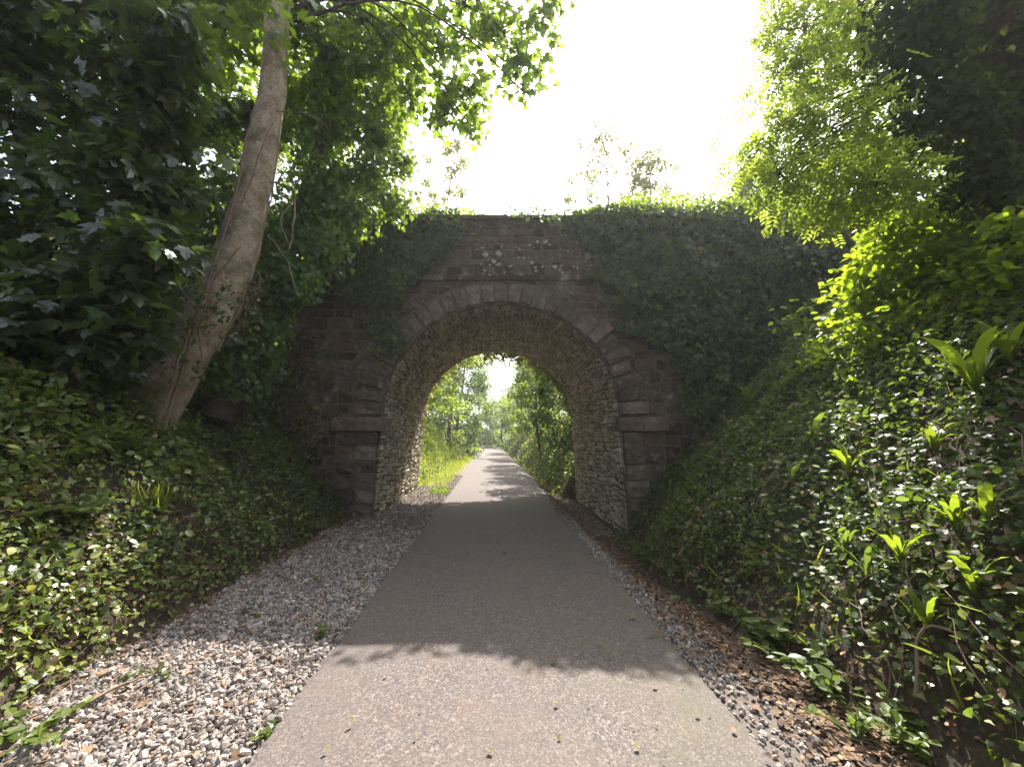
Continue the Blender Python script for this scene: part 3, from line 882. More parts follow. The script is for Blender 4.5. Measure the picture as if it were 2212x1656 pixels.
ivr = empty("climbing_ivy", (4.5, BY0 - .1, 3), "thick dark ivy curtain hiding the bridge wall to the right of the arch", "ivy")
mb = MB()
wall_ivy(mb, [(1265, 462), (1250, 520), (1292, 560), (1262, 600), (1345, 640), (1300, 668), (1392, 705), (1345, 722), (1440, 762), (1482, 870), (1500, 960), (1430, 1000), (1380, 1180), (1700, 1180), (2300, 700), (2300, 458)], 1400, seed=3)
wall_ivy(mb, [(1230, 462), (1100, 470), (1180, 500), (1250, 530), (1300, 500), (1300, 462)], 420, seed=9, soft=.14)
wall_ivy(mb, [(1330, 700), (1420, 720), (1440, 760), (1370, 730)], 500, seed=19, soft=.08)
wall_ivy(mb, [(1300, 470), (1350, 640), (1500, 860), (1600, 900), (2200, 700), (2200, 470)], 90, (.08, .14), (.15, .34), seed=33)
o_ = mb.build("ivy_leaves", M['ivy'], ivr)
mb = MB()
for k in range(46):
    x = rng.uniform(3.7, 9.5); z0 = float(H(np.array(x), np.array(BY0 - .1))); z1 = rng.uniform(3.5, 6.6)
    n = 14; t = np.linspace(0, 1, n); X = x + np.cumsum(rng.normal(0, .05, n)); Z = z0 + t * (z1 - z0)
    mb.tube(np.stack([X, np.full(n, BY0 - .07), Z], -1), np.linspace(.018, .004, n), 4)
mb.build("ivy_stems", M['darkwood'], ivr)

ivl = empty("climbing_ivy", (-3, BY0 - .1, 5), "ragged ivy hanging from the parapet to the left of the arch", "ivy")
mb = MB()
wall_ivy(mb, [(300, 455), (985, 456), (1010, 500), (960, 560), (925, 600), (880, 620), (860, 650), (770, 660), (700, 640), (650, 660), (300, 700)], 1250, seed=23)
wall_ivy(mb, [(770, 560), (880, 555), (905, 600), (870, 660), (800, 640)], 600, depth=(.1, .34), seed=26)
wall_ivy(mb, [(850, 620), (880, 690), (870, 760), (840, 790), (810, 740), (800, 690), (820, 650)], 800, seed=28, depth=(.05, .25))
wall_ivy(mb, [(560, 700), (640, 690), (700, 1000), (720, 1100), (560, 1100)], 220, seed=29, soft=.3)
mb.build("ivy_leaves", M['ivy'], ivl)
mb = MB()
for k in range(16):
    x = rng.uniform(-5, -1.9); z1 = 6.6; z0 = rng.uniform(3.6, 5.5)
    n = 12; t = np.linspace(0, 1, n); X = x + np.cumsum(rng.normal(0, .05, n))
    mb.tube(np.stack([X, np.full(n, BY0 - .07), z1 + t * (z0 - z1)], -1), np.linspace(.012, .003, n), 4)
mb.build("ivy_stems", M['darkwood'], ivl)

# ivy growing over the coping, in the sun
def top_ivy(name, label, x0, x1, n, hgt, seed, prof=None):
    mb = MB()
    x = rng.uniform(x0, x1, n)
    w_ = fbm(x * 1.6, x * 0 + .3, seed)
    h = hgt * (.35 + .8 * (w_ - .25).clip(0, 1)) * (prof(x) if prof else 1)
    z = 6.5 + rng.random(n) ** 1.25 * h + rng.normal(0, .01, n)
    y = BY0 + rng.uniform(-.18, .45, n)
    nn = np.array([0, -.2, 1]) + rnd(n, .6)
    mb.scatter(IVY, np.stack([x, y, z], -1), rnd(n) + np.array([0, 0, .25]), nn, rng.uniform(.04, .07, n))
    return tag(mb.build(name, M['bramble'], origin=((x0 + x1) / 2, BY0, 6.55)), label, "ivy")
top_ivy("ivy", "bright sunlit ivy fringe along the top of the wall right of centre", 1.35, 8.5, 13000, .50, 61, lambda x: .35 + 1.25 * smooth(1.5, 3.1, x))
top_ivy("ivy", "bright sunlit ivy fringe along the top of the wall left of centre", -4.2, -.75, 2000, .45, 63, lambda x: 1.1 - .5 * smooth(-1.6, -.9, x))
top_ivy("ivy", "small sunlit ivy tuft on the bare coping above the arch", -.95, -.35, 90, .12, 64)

# shrubby growth hanging on the ivy wall
for k, (u_, v_, lab) in enumerate([(1520, 590, "pale leafy sprig growing out of the ivy, lower of the two"), (1640, 560, "pale leafy sprig on the ivy wall near the bramble")]):
    c = P(u_, v_, BY0 - .45); mb = MB(); t_ = empty("leafy_sprig", c, lab, "plant", "leafy sprigs on the ivy wall")
    ms = MB()
    for j in range(5): ms.tube(spline([c + [.05 * j, .35, -.3], c + [.02 * j, .1, -.05], c + rnd(1, .15)[0]], 8) if False else np.stack([c + [.05 * j - .1, .35, -.3], c + [.03 * j - .06, .1, -.08], c + rnd(1, .12)[0]]), [.008, .006, .003], 4)
    ms.build("stems", M['wood'], t_)
    n = 240
    mb.scatter(OVATE, c + rnd(n) * [.28, .08, .2], np.array([0, -.3, -.3]) + rnd(n, .6), np.array([0, -.7, .6]) + rnd(n, .4), rng.uniform(.05, .1, n))
    mb.build("leaves", M['herb'], t_)

# ------------------------------------------------------------------ bark
def bark(name, c1, c2, fleck, moss=.5, orange=None):
    m, nt, out = nodes(name)
    g = nt.nodes.new("ShaderNodeNewGeometry")
    mp = N(nt, "ShaderNodeMapping"); mp.inputs['Scale'].default_value = (1, 1, 3.2)
    nt.links.new(g.outputs['Position'], mp.inputs[0])
    col = mixc(nt, ramp(nt, noise(nt, 5, 7, .7, dist=.6), [(.38, (0, 0, 0)), (.62, (1, 1, 1))]), c1, c2)
    col = mixc(nt, ramp(nt, noise(nt, 20, 3, .5, mp.outputs[0]), [(.60, (0, 0, 0)), (.66, (.8, .8, .8))]), col, fleck)
    col = mixc(nt, ramp(nt, noise(nt, 2.4, 5, .6), [(.5, (0, 0, 0)), (.66, (moss, moss, moss))]), col, (.07, .085, .02))
    if orange:
        col = mixc(nt, ramp(nt, noise(nt, 3.1, 4, .6, dist=1), [(.60, (0, 0, 0)), (.68, (.8, .8, .8))]), col, orange)
    p = N(nt, "ShaderNodeBsdfPrincipled", Roughness=.85)
    p.inputs['Specular IOR Level'].default_value = .25
    nt.links.new(col, p.inputs['Base Color'])
    b = N(nt, "ShaderNodeBump", Strength=1.0, Distance=.035)
    nt.links.new(noise(nt, 20, 7, .7, mp.outputs[0]), b.inputs['Height']); nt.links.new(b.outputs[0], p.inputs['Normal'])
    nt.links.new(p.outputs[0], out.inputs[0])
    return m


M['bark'] = bark("sycamore_bark", (.30, .215, .14), (.56, .44, .315), (.75, .68, .56), .6, (.24, .12, .055))
M['ashbark'] = bark("ash_bark", (.07, .05, .04), (.14, .10, .085), (.2, .17, .15), .4)
M['farbark'] = plain("grey_bark", (.08, .07, .055), .9, (.16, .14, .11), .5, 20)
M['ivylit'] = leaf_mat("sunlit_ivy_leaf", [(0, (.04, .08, .02)), (.6, (.06, .12, .025)), (1, (.10, .17, .035))], (.50, .70, .03), .5, .33, .6)  # brighter ivy copy; sunlight is put into its leaf and translucent colours
M['flower'] = plain("dry_flower_head", (.33, .24, .2), .8, (.45, .36, .3))


def spline(pts, n):
    pts = np.asarray(pts, float); k = len(pts)
    t = np.linspace(0, k - 1, n); i = np.clip(t.astype(int), 0, k - 2); f = (t - i)[:, None]
    g = lambda j: pts[np.clip(j, 0, k - 1)]
    p0, p1, p2, p3 = g(i - 1), g(i), g(i + 1), g(i + 2)
    return .5 * (2 * p1 + (p2 - p0) * f + (2 * p0 - 5 * p1 + 4 * p2 - p3) * f ** 2 + (3 * p1 - p0 - 3 * p2 + p3) * f ** 3)


def clump(mb, T, c, r, n, size, up=.9, tilt=.45, droop=.35, out_=.8, layer=0, mi=0, wood=None, root=None, per=10, twig=.006):
    c = np.asarray(c, float); r = np.broadcast_to(np.asarray(r, float), (3,))
    nt_ = max(2, n // per)
    dirs = unit(rnd(nt_)); e = dirs * rng.random(nt_)[:, None] ** .42
    if layer:
        e[:, 2] = np.round(e[:, 2] * r[2] / layer) * layer / r[2] - .25 * (e[:, 0] ** 2 + e[:, 1] ** 2)
    e = c + e * r
    st = c + (e - c) * .25 + rnd(nt_, .04)
    if wood is not None:
        for a, b in zip(st[:60], e[:60]):
            mid = (a + b) / 2 + rnd(1, .05)[0]
            wood.tube([c if root is None else c, mid, b], [twig, twig * .7, twig * .3], 4)
    idx = np.repeat(np.arange(nt_), per)[:n]; m_ = len(idx)
    f = rng.random(m_)[:, None] ** 1.5 * .55
    jit = size[1] * .55 if isinstance(size, tuple) else size * .5
    p = e[idx] + (st[idx] - e[idx]) * f + rnd(m_, jit)
    d = unit(e - st)[idx] * out_ + rnd(m_, .55) + np.array([0, 0, -droop])
    nn = np.array([0, 0, up]) + rnd(m_, tilt)
    sz = rng.uniform(*size, m_) if isinstance(size, tuple) else np.full(m_, size)
    mb.scatter(T, p, d, nn, sz, mi)


# ------------------------------------------------------------------ leaning sycamore on the left
tp = [P(235, 985, 5.1), P(305, 900, 5.15), P(392, 770, 5.2), P(468, 640, 5.25), P(525, 500, 5.25), P(560, 350, 5.2), P(588, 200, 5.15), P(600, 60, 5.1), P(606, -60, 5.05), P(600, -300, 5.0), P(580, -560, 4.9)]
base = tp[1].copy(); base[2] -= .5
tr = empty("sycamore_tree", base, "tall leaning sycamore with a bare pale brown trunk on the left bank", "tree")
mb = MB()
n = 60; ln = spline(tp, n)
rad = np.interp(np.linspace(0, 1, n), [0, .1, .2, .3, .4, .5, .6, .7, 1], [.42, .39, .345, .285, .235, .20, .175, .165, .12])
mb.tube(ln, rad, 18, rough=.22, seed=3)
mb.build("trunk", M['bark'], tr, smooth=True)
mb = MB()
def vine(pts, r, n=30, wig=.03, mbx=None, tg=None):
    l = spline(pts, n) + np.cumsum(rnd(n, wig * .35), 0) * .5; l = l + (l - [0, 0, 1.6]) * -.035
    (mbx or mb).tube(l, np.linspace(r, r * .5, n), 5)
vine([P(350, 940, 4.9), P(400, 760, 4.95), P(448, 600, 5.0), P(497, 450, 5.05), P(530, 300, 5.03), P(545, 240, 5.02)], .022)
vine([P(470, 760, 4.97), P(525, 640, 5.0), P(560, 520, 5.05), P(585, 420, 5.08), P(604, 250, 5.05)], .014)
vine([P(436, 780, 4.9), P(434, 700, 4.92), P(470, 600, 5.0), P(520, 540, 5.05)], .016)
vine([P(520, 440, 5.0), P(560, 330, 4.98), P(596, 250, 5.05)], .010)
for a, b, c in (((585, 395), (640, 430), (632, 560)), ((632, 430), (600, 480), (618, 540)), ((596, 240), (660, 250), (720, 290)), ((596, 400), (620, 375), (655, 392)), ((575, 505), (615, 560), (640, 640))):
    vine([P(*a, 5.05), P(*b, 4.95), P(*c, 4.9)], .009, 14, .06)
vine([P(330, 930, 4.85), P(372, 820, 4.8), P(405, 720, 4.85), P(445, 620, 4.92)], .026)
for k in range(60):
    a_ = rng.uniform(0, 1); u0 = 500 + 60 * a_ + rng.normal(0, 12); v0 = 740 - 150 * a_
    q = P(u0, v0, 4.78); mb.tube(np.stack([q, q + rnd(1, .05)[0] + [.03, 0, -.02], q + rnd(1, .08)[0] + [.07, -.02, -.05]]), [.004, .003, .0015], 4)
mb.build("ivy_stems", M['wood'], tr)
mb = MB()
for k in range(90):
    a_ = rng.uniform(0, 1); q = P(505 + 60 * a_ + rng.normal(0, 14), 740 - 150 * a_, 4.77)
    mb.scatter(IVY, q[None], rnd(1), rnd(1), rng.uniform(.025, .055))
mb.build("dead_ivy_leaves", M['dead'], tr)
mb = MB()
for (u_, v_, s_, n_) in ((440, 640, .14, 60), (425, 700, .12, 50), (400, 800, .15, 60), (500, 640, .12, 30), (540, 720, .2, 50), (450, 560, .08, 20)):
    c = P(u_, v_, 4.74)
    mb.scatter(IVY, c + rnd(n_, s_), rnd(n_) + [0, 0, -.5], np.array([0, -.8, .6]) + rnd(n_, .4), rng.uniform(.04, .08, n_))
mb.build("ivy_leaves", M['ivy'], tr)

mbw = MB(); mb = MB()
# crown: over the path top centre, and unseen clusters added overhead to darken the left
cl = [((660, 30), 5.9, (.6, .5, .5), 260), ((720, 120), 6.1, (.6, .5, .5), 260), ((830, 130), 6.2, (.6, .5, .5), 240), ((520, 20), 6.0, (.6, .5, .5), 220), ((1185, 40), 6.2, (.50, .5, .38), 150), ((1130, 140), 6.2, (.55, .5, .42), 190), ((1085, 60), 6.2, (.6, .6, .5), 250), ((1010, 190), 6.2, (.62, .6, .45), 260),
      ((950, 100), 6.2, (.7, .6, .5), 280), ((1000, 10), 6.1, (.7, .6, .4), 240), ((960, 250), 6.3, (.38, .45, .28), 130), ((880, 200), 6.3, (.6, .6, .5), 200),
      ((1130, 190), 6.1, (.25, .3, .15), 45), ((1020, 270), 6.2, (.22, .3, .14), 40), ((860, 60), 6.2, (.7, .6, .5), 240), ((780, 30), 6.0, (.7, .6, .5), 200)]
for (u_, v_), Y, r, n_ in cl:
    c = P(u_, v_, Y)
    clump(mb, SYC, c, r, n_, (.10, .17), .75, .6, .5, .6, 0, 0, mbw, per=7, twig=.007)
    mbw.tube(spline([P(604, -60 - (u_ * 7) % 260, 5.1) if v_ < 150 else P(600, 60 - (u_ * 3) % 130, 5.2), P((u_ + 620) / 2, v_ * .5 - 90, Y - .5), c + rnd(1, .1)[0]], 12) + np.cumsum(rnd(12, .02), 0), np.linspace(.024, .008, 12), 6)
for k in range(20):
    c = np.array([rng.uniform(-7.5, -3.6), rng.uniform(4.2, 7.4), rng.uniform(7.6, 10)])
    clump(mb, SYC, c, (1.0, .9, .5), 170, (.12, .18), .9, .45, .4)
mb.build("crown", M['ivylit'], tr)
mbw.build("branches", M['darkwood'], tr)

# ------------------------------------------------------------------ ivy clad tree behind it
tp = [P(470, 900, 6.1), P(530, 790, 6.2), P(585, 650, 6.4), P(640, 500, 6.7), P(695, 330, 7.1), P(735, 180, 7.2), P(775, 30, 7.2), P(800, -150, 7.2)]
tr = empty("ivy_clad_tree", tp[0], "slanting tree smothered in ivy between the bare trunk and the bridge", "tree")
mb = MB(); ln = spline(tp, 50)
mb.tube(ln, np.linspace(.24, .13, 50), 12, rough=.25, seed=8)
mb.build("trunk", M['ashbark'], tr, smooth=True)
mb = MB(); n = 9000
i = rng.integers(4, 50, n); a = rng.uniform(0, 2 * np.pi, n)
rr = .28 + .22 * rng.random(n) ** 2 + .35 * (fbm(i * .17, a, 5) - .35).clip(0, 1)
off = np.stack([np.cos(a), np.sin(a), rng.normal(0, .3, n)], -1) * rr[:, None]
mb.scatter(IVY, ln[i] + off, off * .3 + [0, 0, -.8] + rnd(n, .35), off + [0, 0, .6 * .4] + rnd(n, .25), rng.uniform(.06, .11, n))
# hanging swags
for (u_, v_, r_, n_) in ((800, 380, (.42, .4, .5), 900), (850, 440, (.3, .3, .28), 380), (760, 470, (.4, .4, .4), 700), (700, 540, (.34, .35, .4), 650), (655, 610, (.25, .25, .28), 450), (620, 520, (.35, .3, .5), 700), (690, 430, (.4, .35, .5), 800), (820, 300, (.5, .4, .5), 900), (870, 350, (.25, .3, .3), 260),
                         (840, 230, (.5, .4, .5), 700), (730, 400, (.4, .4, .5), 700), (600, 590, (.35, .3, .4), 400), (570, 720, (.22, .2, .3), 260)):
    c = P(u_, v_, float(np.interp(v_, [300, 600], [7.3, 6.1])))
    n_ = int(n_ * 1.0); p = c + np.clip(rnd(n_, .5), -1.1, 1.1) * np.array(r_)
    mb.scatter(IVY, p, np.array([.1, 0, -.9]) + rnd(n_, .4), np.array([.1, -.55, .6]) + rnd(n_, .5), rng.uniform(.075, .125, n_))
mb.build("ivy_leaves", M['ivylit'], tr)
mb = MB(); mbw = MB()
for k in range(40):
    u_ = rng.uniform(420, 900); v_ = rng.uniform(-120, 330) - .1 * (u_ - 400)
    if v_ > 160 and u_ > 800: continue
    c = P(u_, v_, rng.uniform(6.9, 7.6))
    clump(mb, IVY, c, (.75, .6, .55), 260, (.08, .13), .7, .6, .4, wood=mbw if k % 3 == 0 else None)
mb.build("crown", M['ivylit'], tr)
mbw.build("branches", M['darkwood'], tr)

# ------------------------------------------------------------------ low dark sycamore filling the left
root = P(60, 820, 4.9)
tr = empty("sycamore_tree", root, "low leafy sycamore with big dark overlapping leaves filling the upper left", "tree")
mb = MB(); mbw = MB(); mbt = MB()
trunk = spline([root - [0, 0, .6], P(90, 640, 4.9), P(60, 400, 4.9), P(40, 120, 4.8), P(-20, -260, 4.7)], 24)
mbt.tube(trunk, np.linspace(.13, .06, 24), 8, rough=.2)
sp = [(60, 700), (210, 690), (330, 700), (120, 600), (260, 590), (370, 620), (40, 500), (190, 480), (330, 500), (430, 520), (90, 380), (240, 360), (380, 400), (470, 420), (40, 260), (180, 240), (320, 260), (440, 290),
      (30, 130), (150, 110), (280, 130), (410, 150), (500, 170), (60, 10), (220, 0), (370, 20), (490, 40), (-60, 620), (-80, 400), (-80, 180), (-60, 20), (130, 760), (-40, 760), (300, 770)]
for k, (u_, v_) in enumerate(sp):
    Y = rng.uniform(3.5, 4.5)
    u_ = min(u_, (500 if v_ < 350 else 500 - (v_ - 350) * .28) - 140)
    c = P(u_, v_, Y)
    clump(mb, SYC, c, (.44, .45, .26), 138, (.115, .20), .8, .24, .6, .8, .17, 0, mbw, per=6)
    nr = np.array([.1, -.45, .9])
    a = trunk[min(23, max(2, int((820 - v_) / 48)))]
    mbw.tube(spline([a, (a + c) / 2 + [0, 0, .15], c], 8), np.linspace(.022, .008, 8), 5)
for k in range(16):       # between the bare trunk and the ivy clad tree
    c = P(rng.uniform(440, 600), rng.uniform(230, 580), rng.uniform(7.0, 7.7))
    clump(mb, SYC, c, (.6, .4, .45), 110, (.12, .19), .6, .4, .5, .8)
for k in range(26):       # deeper layers against the bank
    c = P(rng.uniform(-150, 470), rng.uniform(-60, 800), rng.uniform(5.6, 6.4))
    clump(mb, SYC, c, (.7, .5, .4), 120, (.12, .19), .6, .4, .5, .8)
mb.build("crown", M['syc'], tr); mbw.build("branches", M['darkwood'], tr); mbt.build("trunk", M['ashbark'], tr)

# ------------------------------------------------------------------ ash on the right
tp = [P(2262, 620, 3.75), P(2236, 500, 3.75), P(2208, 350, 3.75), P(2175, 200, 3.75), P(2140, 50, 3.75), P(2100, -120, 3.75), P(2020, -400, 3.75)]
tr = empty("ash_tree", tp[0] - [0, 0, .3], "ash tree with a thick ivy clad trunk leaning in at the upper right", "tree")
mb = MB(); ln = spline([tp[0] - [-.1, 0, 1.0]] + tp, 50)
mb.tube(ln, np.linspace(.42, .26, 50), 18, rough=.22, seed=4)
mb.build("trunk", M['ashbark'], tr, smooth=True)
mb = MB(); n = 5200
i = rng.integers(12, 50, n); a = rng.uniform(0, 2 * np.pi, n)
bare = ((i > 36) | (i < 17)) & (np.sin(a) < .2) & (np.cos(a) > -.75)
i, a = i[~bare], a[~bare]; n = len(i)
rr = .33 + .26 * rng.random(n) ** 1.6
off = np.stack([np.cos(a), np.sin(a), rng.normal(0, .3, n)], -1) * rr[:, None]
mb.scatter(IVY, ln[i] + off, off * .3 + [0, 0, -.8] + rnd(n, .35), off + [0, 0, .25] + rnd(n, .25), rng.uniform(.05, .09, n))
for (u_, v_, r_, n_) in ((2010, 120, (.40, .3, .45), 800), (2080, 250, (.34, .3, .4), 800), (1970, 30, (.42, .3, .35), 600), (2120, 380, (.26, .3, .35), 700), (2020, 20, (.32, .3, .35), 600), (1940, 120, (.3, .25, .3), 220), (1990, 250, (.25, .25, .3), 350)):
    p = P(u_, v_, 3.45) + np.clip(rnd(n_, .5), -1.1, 1.1) * np.array(r_)
    mb.scatter(IVY, p, np.array([-.2, 0, -.9]) + rnd(n_, .4), np.array([-.2, -.6, .6]) + rnd(n_, .5), rng.uniform(.05, .09, n_))
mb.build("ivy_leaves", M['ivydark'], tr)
mb = MB(); mbw = MB()
ac = [(1740, 60, .5), (1850, 40, .5), (1700, 160, .42), (1800, 160, .5), (1890, 190, .35), (1680, 270, .28), (1790, 280, .45), (1900, 300, .42), (1680, 370, .32), (1780, 380, .45), (1890, 400, .42), (1960, 340, .35),
      (1720, 440, .22), (1820, 450, .22), (1640, 320, .12), (1760, -60, .5), (1620, 345, .14), (1930, 440, .2), (2040, 420, .18)]
for u_, v_, r_ in ac:
    Y = rng.uniform(3.7, 4.5); c = P(u_, v_, Y); r_ *= .88
    clump(mb, ASH, c, (r_ * 1.15, r_, r_ * .8), int(800 * r_ ** 1.6) + 22, (.15, .23), .75, .5, .45, .9, 0, 0, mbw, per=6, twig=.005)
    j = 30 if v_ > 200 else 42
    mbw.tube(spline([ln[j], (ln[j] + c) / 2 + [0, 0, .25], c], 10), np.linspace(.02, .006, 10), 5)
mb.build("crown", M['ash'], tr); mbw.build("branches", M['darkwood'], tr)

# ------------------------------------------------------------------ brambles on the right bank
root = P(2080, 860, 4.7)
br = empty("bramble_bush", root, "sunlit bramble bush with yellow green leaves and dry flower heads on the right bank", "bush")
mb = MB(); mbs = MB(); mbf = MB()
tips = [(1885, 520, 3.9), (1835, 600, 3.8), (1778, 712, 3.7), (1840, 655, 3.6), (1760, 770, 3.9), (1700, 700, 4.6), (1900, 560, 3.6), (1960, 470, 4.0), (2040, 440, 4.0), (2130, 460, 3.7), (2180, 520, 3.4), (2240, 560, 3.3),
        (1930, 700, 3.4), (1990, 600, 3.4), (2080, 560, 3.4), (2180, 640, 3.1), (2250, 700, 3.0), (2000, 740, 3.2), (2100, 700, 3.1), (1860, 760, 3.7), (1950, 800, 3.4), (2200, 780, 3.1), (1720, 820, 4.2), (1800, 830, 3.9), (2060, 640, 3.7), (1960, 540, 3.8), (1890, 640, 3.8)]
for k, (u_, v_, Y) in enumerate(tips):
    tip = P(u_, v_, Y * float(np.interp(u_, [1950, 2250], [1.27, 1.06]))); b0 = root + [rng.uniform(-.5, .3), rng.uniform(-1.0, .4), 0]; b0[2] = float(H(b0[0], b0[1]))
    mid = (b0 + tip) / 2 + [0, 0, .28]
    l = spline([b0, mid, tip], 16)
    mbs.tube(l, np.linspace(.010, .004, 16), 5)
    n_ = 26; q = rng.integers(5, 16, n_)
    mb.scatter(TRIF, l[q] + rnd(n_, .05), rnd(n_, .8) + unit(tip - b0) + [0, 0, .1], np.array([-.15, -.25, .85]) + rnd(n_, .35), rng.uniform(.11, .18, n_))
    n_ = 70
    mb.scatter(OVATE, (l[rng.integers(8, 16, n_)] + rnd(n_, .13)), rnd(n_) + [-.3, 0, 0], np.array([-.1, -.2, .8]) + rnd(n_, .45), rng.uniform(.07, .125, n_))
    if k < 14 and k % 4 != 3:
        q = tip + rnd(12, .028) + [-.01, 0, .02]
        stones(mbf, q, rng.uniform(.008, .014, 12))
for k in range(60):
    u_ = rng.uniform(1840, 2280); c = P(u_, rng.uniform(470, 850), float(np.interp(u_, [1830, 2250], [4.9, 3.45])) + rng.uniform(-.5, .1))
    clump(mb, OVATE, c, (.36, .36, .24), 110, (.06, .11), .8, .5, .2)
mb.build("leaves", M['bramble'], br); mbs.build("stems", M['wood'], br); mbf.build("flower_heads", M['flower'], br)

# ------------------------------------------------------------------ ferns, tufts and small plants
def strap_fern(u_, v_, size, label, n=8, dull=False, lean=(-.1, -.25)):
    b = hit(u_, v_); b = b + nrm_at(b[0:1], b[1:2])[0] * .04 + [-.04, -.06, .02]; mb = MB()
    n += 3
    for k in range(n):
        a = 2 * np.pi * (k + rng.uniform(-.5, .5)) / n; L = 1.32 * size * rng.uniform(.5, 1.15); w_ = L * rng.uniform(.11, .15)
        t = np.linspace(0, 1, 9); o_ = np.array([math.cos(a) + lean[0], math.sin(a) + lean[1], 0])
        el = rng.uniform(1.12, 1.5)
        pth = b + o_ * (L * t * math.cos(el) * (1 + .7 * t * t))[:, None] + np.array([0, 0, 1]) * (L * (t * math.sin(el) - .28 * t ** 2.6))[:, None]
        sd = np.cross(o_, [0, 0, 1]); sd /= np.linalg.norm(sd)
        wd = w_ * np.array([.25, .6, .8, .9, 1, .95, .85, .6, .05])
        wv = .006 * np.sin(np.arange(9) * 2.3 + k)
        X = np.stack([pth - sd * wd[:, None] * .5 + np.array([0, 0, 1]) * (wv + .15 * wd)[:, None], pth, pth + sd * wd[:, None] * .5 + np.array([0, 0, 1]) * (.15 * wd - wv)[:, None]], 0)
        mb.grid(X)
    return tag(mb.build("hart_tongue_fern", M['herb'] if dull else M['fern'], origin=b), label, "fern", "strap leaved ferns on the right bank")


for a in [(2110, 860, .42, "largest strap leaved fern, glowing yellow green below the brambles", 11), (2185, 800, .32, "strap leaved fern at the right edge just above the largest fern", 7),
          (2022, 990, .22, "short fan shaped fern below the largest fern", 7), (1838, 1035, .26, "yellow green fern in the middle of the ivy bank above the dull pair", 7), (1952, 1225, .24, "bright fern with spiky narrow fronds beside the dull pair", 8),
          (2072, 1165, .26, "bright bunched fern on the right bank above the spiky one", 8), (2140, 1150, .25, "broad fern near the right edge next to the bunched fern", 6), (2112, 1300, .25, "fern with one tall upright frond near the right edge", 5),
          (2012, 1372, .26, "lowest bright fern on the right bank, three upright fronds", 5)]:
    strap_fern(*a)
for a in [(1835, 1215, .22, "dull green fern, upper one of the dull pair", 7, True), (1885, 1262, .22, "dull green fern, lower one of the dull pair", 6, True), (1625, 880, .38, "dark arching fern at the foot of the ivy wall", 5, True),
          (1765, 965, .32, "dark fern with long flat fronds in the shade of the bank", 5, True), (1720, 1060, .25, "small dark fern in the shaded ivy", 5, True)]:
    strap_fern(*a)


def feather_fern(u_, v_, size, label, n=7, spread=(0, 2 * math.pi)):
    b = hit(u_, v_); b = b + nrm_at(b[0:1], b[1:2])[0] * .12; mb = MB()
    for k in range(n):
        a = spread[0] + (spread[1] - spread[0]) * (k + .5) / n + rng.normal(0, .1); L = size * rng.uniform(.8, 1.1)
        t = np.linspace(0, 1, 22); o_ = np.array([math.cos(a), math.sin(a), 0]); el = rng.uniform(.5, .95)
        pth = b + o_ * (L * t * math.cos(el) * (1 + .4 * t))[:, None] + np.array([0, 0, 1]) * (L * (t * math.sin(el) - .55 * t ** 2))[:, None]
        mb.tube(pth, np.linspace(.003, .001, 22), 3)
        tg = unit(np.gradient(pth, axis=0)); sd = unit(np.cross(tg, [0, 0, 1])); up = np.cross(sd, tg)
        ln_ = L * .22 * np.sin(np.pi * (.12 + .86 * t[2:])) ** .8
        for s_ in (-1, 1):
            mb.scatter(LANCE, pth[2:], sd[2:] * s_ + tg[2:] * .35 - up[2:] * .15, up[2:] + rnd(20, .1), ln_)
    return tag(mb.build("fern", M['herb'], origin=b), label, "fern", "feathery ferns on the left bank")


feather_fern(525, 835, .5, "feathery fern spreading beneath the leaning trunk beside the dark wall", 6, (-1.6, .6))
feather_fern(150, 1130, .42, "broad feathery fern low on the left edge of the picture")
feather_fern(470, 900, .34, "small sunlit feathery fern at the foot of the leaning trunk", 6, (-1.8, .8))
feather_fern(480, 985, .3, "feathery fern lying over the shaded ivy below the trunk", 5, (-1.5, 1))

b = hit(330, 1100); mb = MB(); n = 130
mb.scatter(BLADE, b + rnd(n) * [.06, .05, .01], rnd(n, .42) + [.1, -.2, 1], rnd(n) + [0, -.5, 0], rng.uniform(.16, .34, n))
tag(mb.build("grass_tuft", M['grass'], origin=b), "bright green tuft of grass on the left bank", "grass tuft")

# sunlit tangle at the foot of the trunk
b = hit(430, 900)
tw = empty("bramble_bush", b, "small sunlit tangle of leaves and red stems below the leaning trunk", "bush")
mb = MB(); mbs = MB()
for (u_, v_, r_, n_) in ((440, 895, .14, 90), (400, 880, .12, 70), (420, 960, .13, 80), (300, 1000, .2, 110), (220, 985, .25, 130), (150, 880, .3, 150), (60, 930, .3, 150), (90, 1010, .3, 120), (240, 880, .2, 100), (380, 1060, .15, 60), (30, 850, .25, 110)):
    c = hit(u_, v_) + [0, -.1, .15]
    clump(mb, OVATE, c, (r_ * 1.3, r_, r_), n_ * 2, (.05, .10), .8, .45, .2, wood=mbs)
mb.build("leaves", M['herb'], tw); mbs.build("stems", M['wood'], tw)


def herb(u_, v_, r, h, n, label, T=OVATE, size=(.035, .07), mat='herb'):
    b = hit(u_, v_); t_ = empty("weed", b, label, "plant", "leafy weeds along the verges")
    mb = MB(); mbs = MB(); ns = max(3, n // 12)
    for k in range(ns):
        tip = b + [rng.normal(0, r), rng.normal(0, r), h * rng.uniform(.5, 1.1)]
        l = spline([b + rnd(1, .03)[0] * [1, 1, 0], (b + tip) / 2 + rnd(1, .02)[0], tip], 8)
        mbs.tube(l, .003, 4)
        m_ = 12; q = rng.integers(2, 8, m_)
        mb.scatter(T, l[q], rnd(m_) * [1, 1, .3] + [0, 0, .15], rnd(m_, .3) + [0, 0, 1], rng.uniform(*size, m_))
    mb.build("leaves", M[mat], t_); mbs.build("stems", M['herb'], t_)


